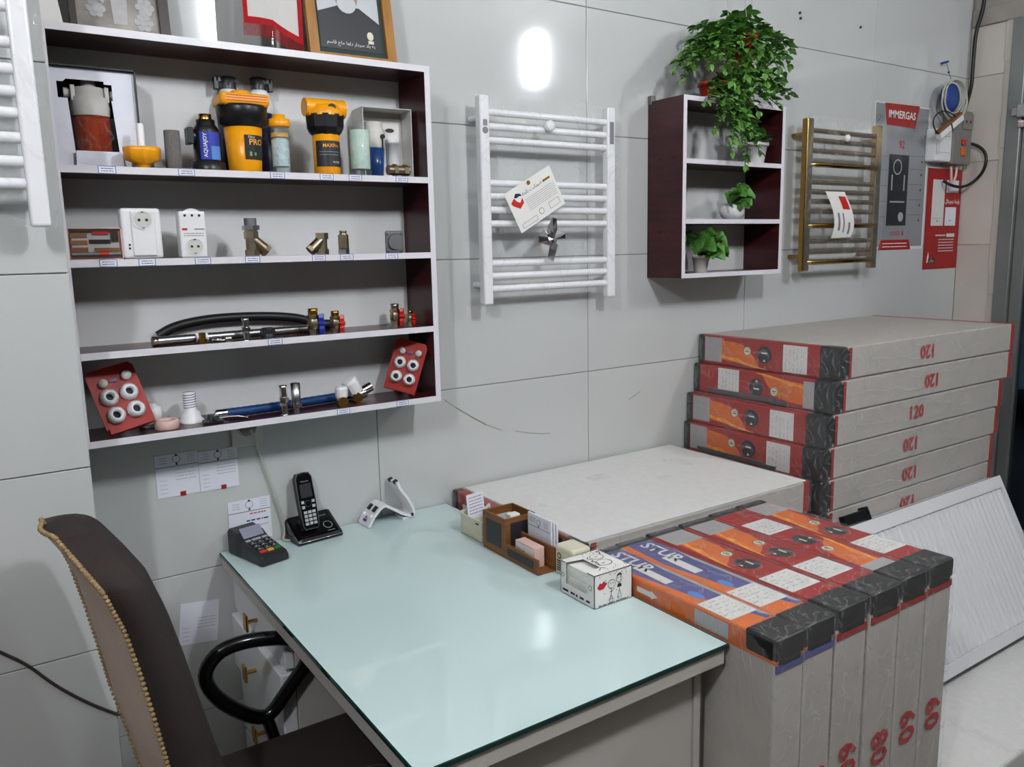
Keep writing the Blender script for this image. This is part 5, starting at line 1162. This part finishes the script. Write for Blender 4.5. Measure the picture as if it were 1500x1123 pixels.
# ------------------------------------------------------------------ wall papers and socket under the shelf
def paper(name, label, x0, x1, z0, z1, tilt, seed, tagm=None, group=None, lines=True, head=True):
    t = thing(name, label, 'paper', ((x0+x1)/2, D-.0012, (z0+z1)/2), group=group); w2, h2 = (x1-x0)/2, (z1-z0)/2
    f0 = Fr((0, 0, 0), (math.cos(tilt), 0, math.sin(tilt)), (-math.sin(tilt), 0, math.cos(tilt)))
    part('sheet', B().rect(f0, -w2, -h2, w2, h2, 0, .0006), 'paper', t)
    if head:
        part('rule_line', B().line(f0, [(-w2, h2*.42), (w2, h2*.42)], .0013, .0006, .001), 'ink', t)
        part('letterhead', B().ring(f0, 0, h2*.74, h2*.18, .001, .0006, .001).disc(f0, 0, h2*.92, .003, .0006, .001, 8).prism(f0, [(-.003, h2*.46), (.003, h2*.46), (0, h2*.62)], .0006, .001), 'ink', t)
        part('letterhead_print', scribble(scribble(B(), f0, w2*.5, h2*.5, w2*.85, h2*.95, 4, .0012, seed, .0006, .001), f0, -w2*.8, h2*.55, -w2*.45, h2*.9, 3, .0012, seed+1, .0006, .001), 'ink_grey', t)
    if lines: part('body_print', scribble(B(), f0, -w2*.1, -h2*.3, w2*.85, h2*.3, 4, .001, seed+2, .0006, .0009, .25), 'ink_grey', t); part('margin_print', scribble(B(), f0, -w2*.85, -h2*.9, -w2*.5, -h2*.1, 4, .0009, seed+3, .0006, .0009, .4), 'ink_grey', t)
    if tagm: part('red_tab', B().rect(f0, w2*.05, -h2*1.03, w2*.32, -h2*.82, .0006, .0012), tagm, t)
    return t, f0
paper('letterhead_sheet', 'white letterhead sheet with red tab taped under the shelf, nearer the pillar', .357, .462, .937, 1.050, 0, 3, 'red_card', 'letterhead sheets taped under the shelf')
paper('letterhead_sheet', 'white letterhead sheet with red tab taped under the shelf, nearer the socket', .463, .564, .936, 1.044, 0, 7, 'red_card', 'letterhead sheets taped under the shelf')
t, f0 = paper('letterhead_pad', 'handwritten note sheet on the wall behind the card terminal', .528, .643, .775, .893, 0, 11, lines=False)
part('handwriting', scribble(B(), f0, -.01, -.012, .05, .008, 1, .004, 5, .0006, .001, .3), 'ink_blue', t); part('handwriting', scribble(B(), f0, -.0, .012, .045, .022, 1, .003, 6, .0006, .001, .3), 'ink_red', t); part('underline', B().line(f0, [(-.01, -.022), (.05, -.018)], .001, .0006, .001), 'ink_blue', t)
paper('note_sheet', 'plain note sheet stuck low on the wall behind the chair', .380, .480, .520, .636, -.12, 15, head=False)
sx = (Pw(337, 640, D).x+Pw(384, 640, D).x)/2
t = thing('wall_socket', 'cream wall socket with a plug just below the shelf unit', 'socket', (sx, D-.001, 1.085)); f0 = front((0, -.009, 0))
part('plate', B().rbox((-.042, -.009, -.042), (.042, 0, .042), .004, 2), 'grey_white', t); part('socket_ring', B().ring(f0, 0, .008, .026, .004, 0, .003), 'grey_white', t)
part('plug', B().lathe([(.020, 0), (.021, .02), (.014, .034), (0, .035)], (0, -.009, .010), 18, ax=(0, -1, 0)), 'jbox_grey', t)
p0 = Vector((sx, D-.044, 1.095))
pts = [p0, p0+Vector((.012, -.006, -.03))]+[Pw(x, y, D-.012) for x, y in ((378, 660), (390, 690), (402, 725), (413, 758), (418, 780))]+[Vector((.66, D-.03, GZ+.004)), Vector((.70, D-.045, GZ+.004))]
one('telephone_cable', B().tube(smooth(pts, 2, False), .0032, 6), 'cable_white', 'pale cord running from the wall socket down to the cordless phone', 'cord')

# ------------------------------------------------------------------ things on the desk
# card terminal
a, c = Ph(380, 832, GZ), Ph(416, 822, GZ)
t = thing('card_terminal', 'dark card payment terminal with coloured keys at the desk corner', 'terminal', ((a.x+c.x)/2+.012, a.y+.005, GZ), math.radians(14))
w2, ln, h0, h1 = .040, .165, .030, .062
vs = []
for y, z, ww in ((0, h0*.75, w2*.94), (.012, h0, w2), (.10, h0+.018, w2), (.125, h1, w2*1.04), (ln, h1+.006, w2*1.02)):
    vs += [(-ww, y, .003), (-ww, y, z-.006), (-ww+.006, y, z), (ww-.006, y, z), (ww, y, z-.006), (ww, y, .003)]
fs = [(i*6+j, i*6+(j+1) % 6, (i+1)*6+(j+1) % 6, (i+1)*6+j) for i in range(4) for j in range(6)]+[(5, 4, 3, 2, 1, 0), (24, 25, 26, 27, 28, 29)]
part('case', B().add(vs, fs).box((-w2*.8, .01, 0), (w2*.8, ln-.02, .004)), 'charcoal', t)
slope = Vector((0, .088, .018)).normalized(); fk = Fr((0, .012, h0), (1, 0, 0), slope)
for i in range(4):
    for j in range(3):
        u = (j-1)*.021; v = .012+i*.017; mm = ('red_handle', 'key_yellow', 'key_green')[j] if i == 0 else 'black_gloss'
        kk_ = part('key', B().rect(fk, u-.0085, v-.0055, u+.0085, v+.0055, 0, .0025), mm, t)
        if i: part('key_mark', B().line(fk, [(u-.0085, v-.0055), (u+.0085, v-.0055)], .0012, .0025, .0028).rect(fk, u-.002, v-.002, u+.002, v+.002, .0025, .0028), 'key_grey', kk_)
for u, ww in ((-.024, .007), (0, .012), (.024, .007)): part('function_key', B().rect(fk, u-ww, .076, u+ww, .084, 0, .002), 'key_grey', t)
fs_ = Fr((0, .127, h1), (1, 0, 0), Vector((0, .04, .006)).normalized())
fs2 = Fr((0, .1005, h0+.0185), (1, 0, 0), Vector((0, .025, .0258)).normalized())
part('screen', B().rect(fs2, -.030, .002, .030, .034, 0, .0016), 'screen', t)
# cordless phone
a, c = Ph(435.6, 798, GZ), Ph(496.8, 781, GZ)
t = thing('cordless_phone_base', 'black cordless phone base with silver edge by the wall', 'phone', ((a.x+c.x)/2, a.y-.010, GZ), math.radians(6)); w2 = .066
vs = []
for y, z in ((-.004, .012), (0, .018), (.075, .062), (.08, .058)):
    vs += [(-w2, y, 0 if y > -.001 else .004), (-w2, y, z-.003), (-w2+.008, y, z), (w2-.008, y, z), (w2, y, z-.003), (w2, y, 0 if y > -.001 else .004)]
part('base', B().add(vs, [(i*6+j, i*6+(j+1) % 6, (i+1)*6+(j+1) % 6, (i+1)*6+j) for i in range(3) for j in range(6)]+[(5, 4, 3, 2, 1, 0), (18, 19, 20, 21, 22, 23)]), 'black_gloss', t)
part('silver_edge', B().tube([(-w2-.001, .06, .048), (-w2-.001, .0, .012), (-w2+.004, -.005, .010), (w2-.004, -.005, .010), (w2+.001, 0, .012)], .0011, 6), 'chrome', t)
fb = Fr((0, 0, .018), (1, 0, 0), Vector((0, .075, .044)).normalized())
part('button_ring', B().ring(fb, .036, .030, .013, .0016, 0, .0012), 'label_silver', t)
ftext('maker_lettering', 'Panasonic', .0085, 'label_silver', t, fb, .030, .068, .001); part('small_print', B().rect(fb, .026, .008, .048, .0095, 0, .0006), 'label_silver', t)
cr = part('cradle', B().rbox((-.046, .024, .02), (.006, .056, .056), .006, 3), 'black_plastic', t)
hp = thing('cordless_handset', 'black cordless handset with grey keys standing in its base', 'phone', t.location+Vector((-.021, .010, .038)), math.radians(6))
ht = Vector((0, .26, 1)).normalized(); fh = Fr((0, 0, 0), (1, 0, 0), ht); hl, hw2 = .158, .0235
op = [(-hw2*.8, 0), (hw2*.8, 0), (hw2, .012), (hw2*1.05, .08), (hw2, hl-.014), (hw2*.7, hl-.002), (0, hl), (-hw2*.7, hl-.002), (-hw2, hl-.014), (-hw2*1.05, .08), (-hw2, .012)]
part('shell', B().prism(fh, op, -.018, .004), 'black_plastic', hp); part('silver_rim', B().tube([fh.at(u, v, .003) for u, v in op], .0012, 6, closed=True), 'dull_metal', hp)
part('face', B().prism(fh, [(u*.9, .004+v*.95) for u, v in op], .004, .0052), 'black_gloss', hp)
part('display', B().rect(fh, -.017, .088, .017, .126, .0052, .0058), 'photo_dark', hp)
ftext('maker_lettering', 'Panasonic', .006, 'label_silver', hp, fh, 0, .133, .0058)
for i in range(4):
    for j in range(3): part('key', B().rect(fh, (j-1)*.0125-.0048, .012+i*.0105, (j-1)*.0125+.0048, .0195+i*.0105, .0052, .0072), 'key_grey', hp)
for u in (-.0155, .0155):
    for v in (.058, .072): part('key', B().rect(fh, u-.0042, v, u+.0042, v+.008, .0052, .007), 'key_grey', hp)
part('navigation_ring', B().ring(fh, 0, .070, .0095, .002, .0052, .0068), 'charcoal', hp)
# phone stand
a = Ph(544, 771, GZ); k = mpp(a)
t = thing('phone_stand', 'white bent plastic phone stand with black pads by the wall', 'stand', (a.x, 2.104, GZ), math.radians(2)); sw = .066
pr = [(-.012, .004), (.004, .030), (.038, .062), (.062, .046), (.100, .020), (.133, .006), (.140, .018), (.122, .060), (.094, .098), (.086, .120)]
def strip(pr, y0, y1, th): 
    b = B(); n = len(pr); vs = []
    for i, (x, z) in enumerate(pr):
        a_ = Vector(pr[min(i+1, n-1)])-Vector(pr[max(i-1, 0)]); nn = Vector((-a_.y, a_.x)).normalized()*th/2
        vs += [(x-nn.x, y0, z-nn.y), (x+nn.x, y0, z+nn.y), (x+nn.x, y1, z+nn.y), (x-nn.x, y1, z-nn.y)]
    return b.add(vs, [(i*4+j, i*4+(j+1) % 4, (i+1)*4+(j+1) % 4, (i+1)*4+j) for i in range(n-1) for j in range(4)]+[(3, 2, 1, 0), (n*4-4, n*4-3, n*4-2, n*4-1)])
def sm2(p, it=2):
    q_ = [Vector((x, 0, z)) for x, z in p]; return [(v.x, v.z) for v in smooth(q_, it, False)]
part('sheet', strip(sm2(pr), 0, sw, .008), 'white_plastic', t); part('foot', B().rbox((.10, .004, 0), (.142, sw-.004, .007), .003), 'white_plastic', t); part('foot', B().rbox((-.016, .004, 0), (-.004, sw-.004, .007), .003), 'white_plastic', t)
for y in (.010, sw-.024):
    part('black_pad', strip([(.010, .0415), (.024, .0545)], y, y+.012, .010), 'black_plastic', t); part('black_pad', strip([(.088, .1145), (.0848, .1235)], y, y+.012, .012), 'black_plastic', t)
part('black_pad', strip([(.126, .0125), (.134, .0125)], -.0008, .004, .008), 'black_plastic', t)
part('lug', B().rbox((-.006, .006, .026), (.004, .014, .036), .002), 'white_plastic', t); part('lug', B().rbox((-.006, .050, .026), (.004, .058, .036), .002), 'white_plastic', t)
f0 = Fr((-.0085, .033, .020), (0, -1, 0), Vector((.016, 0, .026)).normalized()); part('logo_print', B().rect(f0, -.009, -.006, .009, .001, .0, .0012).prism(f0, [(-.004, .004), (.004, .004), (0, .013)], .0, .0012), 'ink_blue', t)
# white tray box with papers
t = thing('card_tray', 'open cream plastic card box holding printed slips', 'box', (1.100, 1.800, GZ))
x1_, y1_, hh = .075, .115, .066
b = B().rbox((0, 0, 0), (x1_, y1_, .004), .001).rbox((0, 0, 0), (.004, y1_, hh*.9), .0015).rbox((x1_-.004, 0, 0), (x1_, y1_, hh), .0015).rbox((0, 0, 0), (x1_, .004, hh*.75), .0015).rbox((0, y1_-.004, 0), (x1_, y1_, hh), .0015).rbox((-.002, -.002, .018), (x1_+.002, y1_+.002, .022), .001).rbox((0, .055, 0), (x1_, .058, hh*.85), .001)
part('tray', b, 'cream_plastic', t); part('black_slot', B().box((-.0006, .018, hh*.72), (.001, .034, hh*.78)), 'ink', t)
fp2 = Fr((.012, .09, .01), (.96, 0, .1), (0, .12, 1)); sl = part('paper_slip', B().rect(fp2, 0, 0, .055, .10, 0, .003), 'paper', t); part('print', scribble(B(), fp2, .006, .04, .05, .094, 6, .0016, 3, .003, .0034, .3), 'ink', sl)
fp3 = Fr((.03, .03, .012), (.8, .6, 0), (0, .2, 1)); sl = part('paper_slip', B().rect(fp3, 0, 0, .05, .072, 0, .004), 'label_white', t); part('print', scribble(B(), fp3, .005, .045, .045, .068, 3, .002, 5, .004, .0044, .4), 'ink', sl)
# wooden organizer
t = thing('desk_organizer', 'brown wooden desk organizer with smoked windows on the glass', 'organizer', (1.092, 1.530, GZ))
def panel(x0, y0, z0, x1, y1, z1): return part('board', B().rbox((x0, y0, z0), (x1, y1, z1), .0015), 'wood', t)
W_, L1, L2, Hh = .098, .145, .252, .105
panel(0, 0, 0, W_, L2, .006)
panel(0, L1, .006, .006, L2, Hh); panel(W_-.006, L1, .006, W_, L2, Hh); panel(.006, L2-.006, .006, W_-.006, L2, Hh); panel(.006, L1, .006, W_-.006, L1+.006, Hh)
panel(0, 0, .006, .006, L1, .040); panel(.050, 0, .006, .056, L1, .062); panel(W_-.006, 0, .006, W_, L1, .078); panel(.006, L1-.03, .006, .05, L1-.024, .03)
for (y0, y1, z0, z1) in ((L1+.018, L2-.018, .022, Hh-.018),): part('smoked_window', B().box((-.0008, y0, z0), (.001, y1, z1)), 'charcoal', t)
part('smoked_window', B().box((-.0008, .02, .012), (.001, L1-.012, .032)), 'charcoal', t); part('smoked_window', B().box((.018, L1-.0008, .03), (W_-.018, L1+.001, Hh-.014)), 'charcoal', t); part('smoked_window', B().box((W_-.0068, .02, .03), (W_-.005, L1-.02, .07)), 'charcoal', t)
oz = t.location
t = thing('card_box', 'small pink and white card box in the organizer front slot', 'box', oz+Vector((.012, .030, .0062)))
part('box_body', B().rbox((0, 0, 0), (.030, .085, .052), .001), 'pink_tape', t); part('label', B().box((-.0006, .004, .006), (.0, .081, .048)), 'paper_white', t); ftext('label_lettering', 'Visit', .018, 'ink', t, left((-.0006, .0, .0)), -.060, .030, .0005); part('print', scribble(B(), left((-.0006, 0, 0)), -.040, .018, -.012, .028, 2, .0012, 4, 0, .0004), 'ink_grey', t)
t = thing('paper_bundle', 'bundle of white printed forms standing in the organizer', 'paper', oz+Vector((.060, .030, .0064)))
for i in range(3): part('sheet', B().rbox((.003+i*.009, .0, .0), (.009+i*.009, .100, .112-.006*i), .0006, 1), 'paper', t)
fo = left((.003, 0, 0)); part('print', scribble(B(), fo, -.094, .090, -.066, .104, 3, .0014, 3, 0, .0004, .5), 'ink_grey', t); part('print', B().ring(fo, -.052, .094, .008, .001, 0, .0004).line(fo, [(-.098, .080), (-.004, .080)], .0011, 0, .0004).prism(fo, [(-.055, .082), (-.049, .082), (-.052, .088)], 0, .0004), 'ink', t); part('print', scribble(B(), fo, -.030, .086, -.012, .104, 4, .0012, 9, 0, .0004, .5), 'ink_grey', t)
t = thing('pen_stack', 'small white erasers and slips in the tall organizer box', 'stationery', oz+Vector((.02, L1+.02, .0062)))
part('slip', B().rbox((0, .0, 0), (.05, .06, .086), .001), 'label_silver', t); part('eraser', B().rbox((.02, .01, .086), (.05, .035, .094), .002), 'paper_white', t)
# cream container
t = thing('soap_box', 'translucent cream plastic container behind the note box', 'box', (1.140, 1.455, GZ)); part('body', B().rbox((0, 0, 0), (.058, .070, .070), .008, 3), 'cream_plastic', t); part('lid', B().rbox((-.001, -.001, .058), (.059, .071, .076), .008, 3), 'cream_plastic', t)
fl_ = left((-.0006, .07, 0)); part('label_print', scribble(B(), fl_, .01, .010, .03, .04, 5, .003, 2, 0, .0004, .25), 'ink', t); part('label_print', B().ring(fl_, .020, .050, .008, .003, 0, .0005).rect(fl_, .040, .012, .052, .05, 0, .0004), 'wood', t)
# note box
t = thing('note_box', 'white note paper box with black doodles at the desk edge', 'box', (1.083, 1.304, GZ)); X_, Y_, Z_ = .111, .122, .078
part('box_wall', B().box((0, 0, 0), (X_, .0015, Z_)).box((0, Y_-.0015, 0), (X_, Y_, Z_)).box((X_-.0015, 0, 0), (X_, Y_, Z_)).box((0, 0, 0), (X_, Y_, .0015)).box((0, 0, 0), (.0015, Y_, .026)).box((0, 0, .026), (.0015, .026, Z_)).box((0, Y_-.018, .026), (.0015, Y_, Z_)).prism(up((0, 0, Z_)), [(0, 0), (X_, 0), (X_, Y_), (0, Y_), (0, Y_-.018), (.045, Y_-.026), (.045, .034), (0, .026)], -.0015, 0), 'paper_white', t)
for i in range(8): part('note_sheets', B().box((.011+.0016*(i % 2), .004, .002+.0083*i), (X_-.004, Y_-.004, .0096+.0083*i)), 'paper_white', t)
f0 = front((0, -.0002, 0)); b = B(); rnd = random.Random(3)
for (u, v, r) in ((.050, .048, .011), (.072, .056, .009)): b.ring(f0, u, v, r, .0011, 0, .0004); b.disc(f0, u-.003, v+.002, .0013, 0, .0004, 6); b.disc(f0, u+.004, v+.002, .0013, 0, .0004, 6)
b.line(f0, [(.050, .037), (.048, .022), (.043, .012)], .0011, 0, .0004).line(f0, [(.048, .022), (.055, .012)], .0011, 0, .0004).line(f0, [(.072, .047), (.073, .03), (.068, .014)], .0011, 0, .0004).line(f0, [(.073, .03), (.079, .014)], .0011, 0, .0004).line(f0, [(.044, .032), (.050, .030), (.058, .036)], .001, 0, .0004).prism(f0, [(.066, .036), (.080, .036), (.077, .044), (.069, .044)], 0, .0004)
b.line(f0, [(.066, .063), (.072, .068), (.080, .064)], .003, 0, .0004).ring(f0, .048, .010, .006, .001, 0, .0004, rv=.004).ring(f0, .074, .010, .006, .001, 0, .0004, rv=.003)
for i in range(18): b.disc(f0, rnd.uniform(.006, .105), rnd.choice((rnd.uniform(.066, .074), rnd.uniform(.012, .06))), .0012, 0, .0004, 6)
scribble(b, f0, .012, .002, .10, .006, 1, .002, 3, 0, .0004, .3)
part('doodle', b, 'ink', t)
part('lips_doodle', B().prism(f0, [(.008, .048), (.016, .058), (.021, .055), (.027, .060), (.036, .052), (.026, .042), (.014, .042)], 0, .0005), 'ink_red', t)
ft = up((0, 0, Z_+.0002)); b = B().ring(ft, .070, .050, .021, .0016, 0, .0004, rv=.017).ring(ft, .078, .086, .018, .0016, 0, .0004, rv=.015)
b.line(ft, [(.062, .05), (.066, .046), (.072, .05)], .0014, 0, .0004).line(ft, [(.072, .088), (.076, .084), (.082, .088)], .0014, 0, .0004).line(ft, [(.048, .066), (.058, .074), (.052, .088), (.06, .096)], .0018, 0, .0004).line(ft, [(.05, .04), (.058, .06), (.05, .072)], .0018, 0, .0004).line(ft, [(.094, .092), (.102, .104), (.096, .11), (.106, .114)], .0022, 0, .0004).line(ft, [(.030, .018), (.044, .030), (.052, .022)], .0016, 0, .0004)
for i in range(20): b.disc(ft, rnd.uniform(.05, .107), rnd.choice((rnd.uniform(.006, .026), rnd.uniform(.104, .118))), .0012, 0, .0004, 6)
part('doodle', b, 'ink', t)
fl_ = left((-.0002, Y_, 0)); b = scribble(B(), fl_, .008, .006, .115, .016, 1, .005, 6, 0, .0004, .5); b.ring(fl_, .108, .046, .006, .001, 0, .0004); b.ring(fl_, .009, .046, .005, .001, 0, .0004); part('doodle', b, 'ink', t)
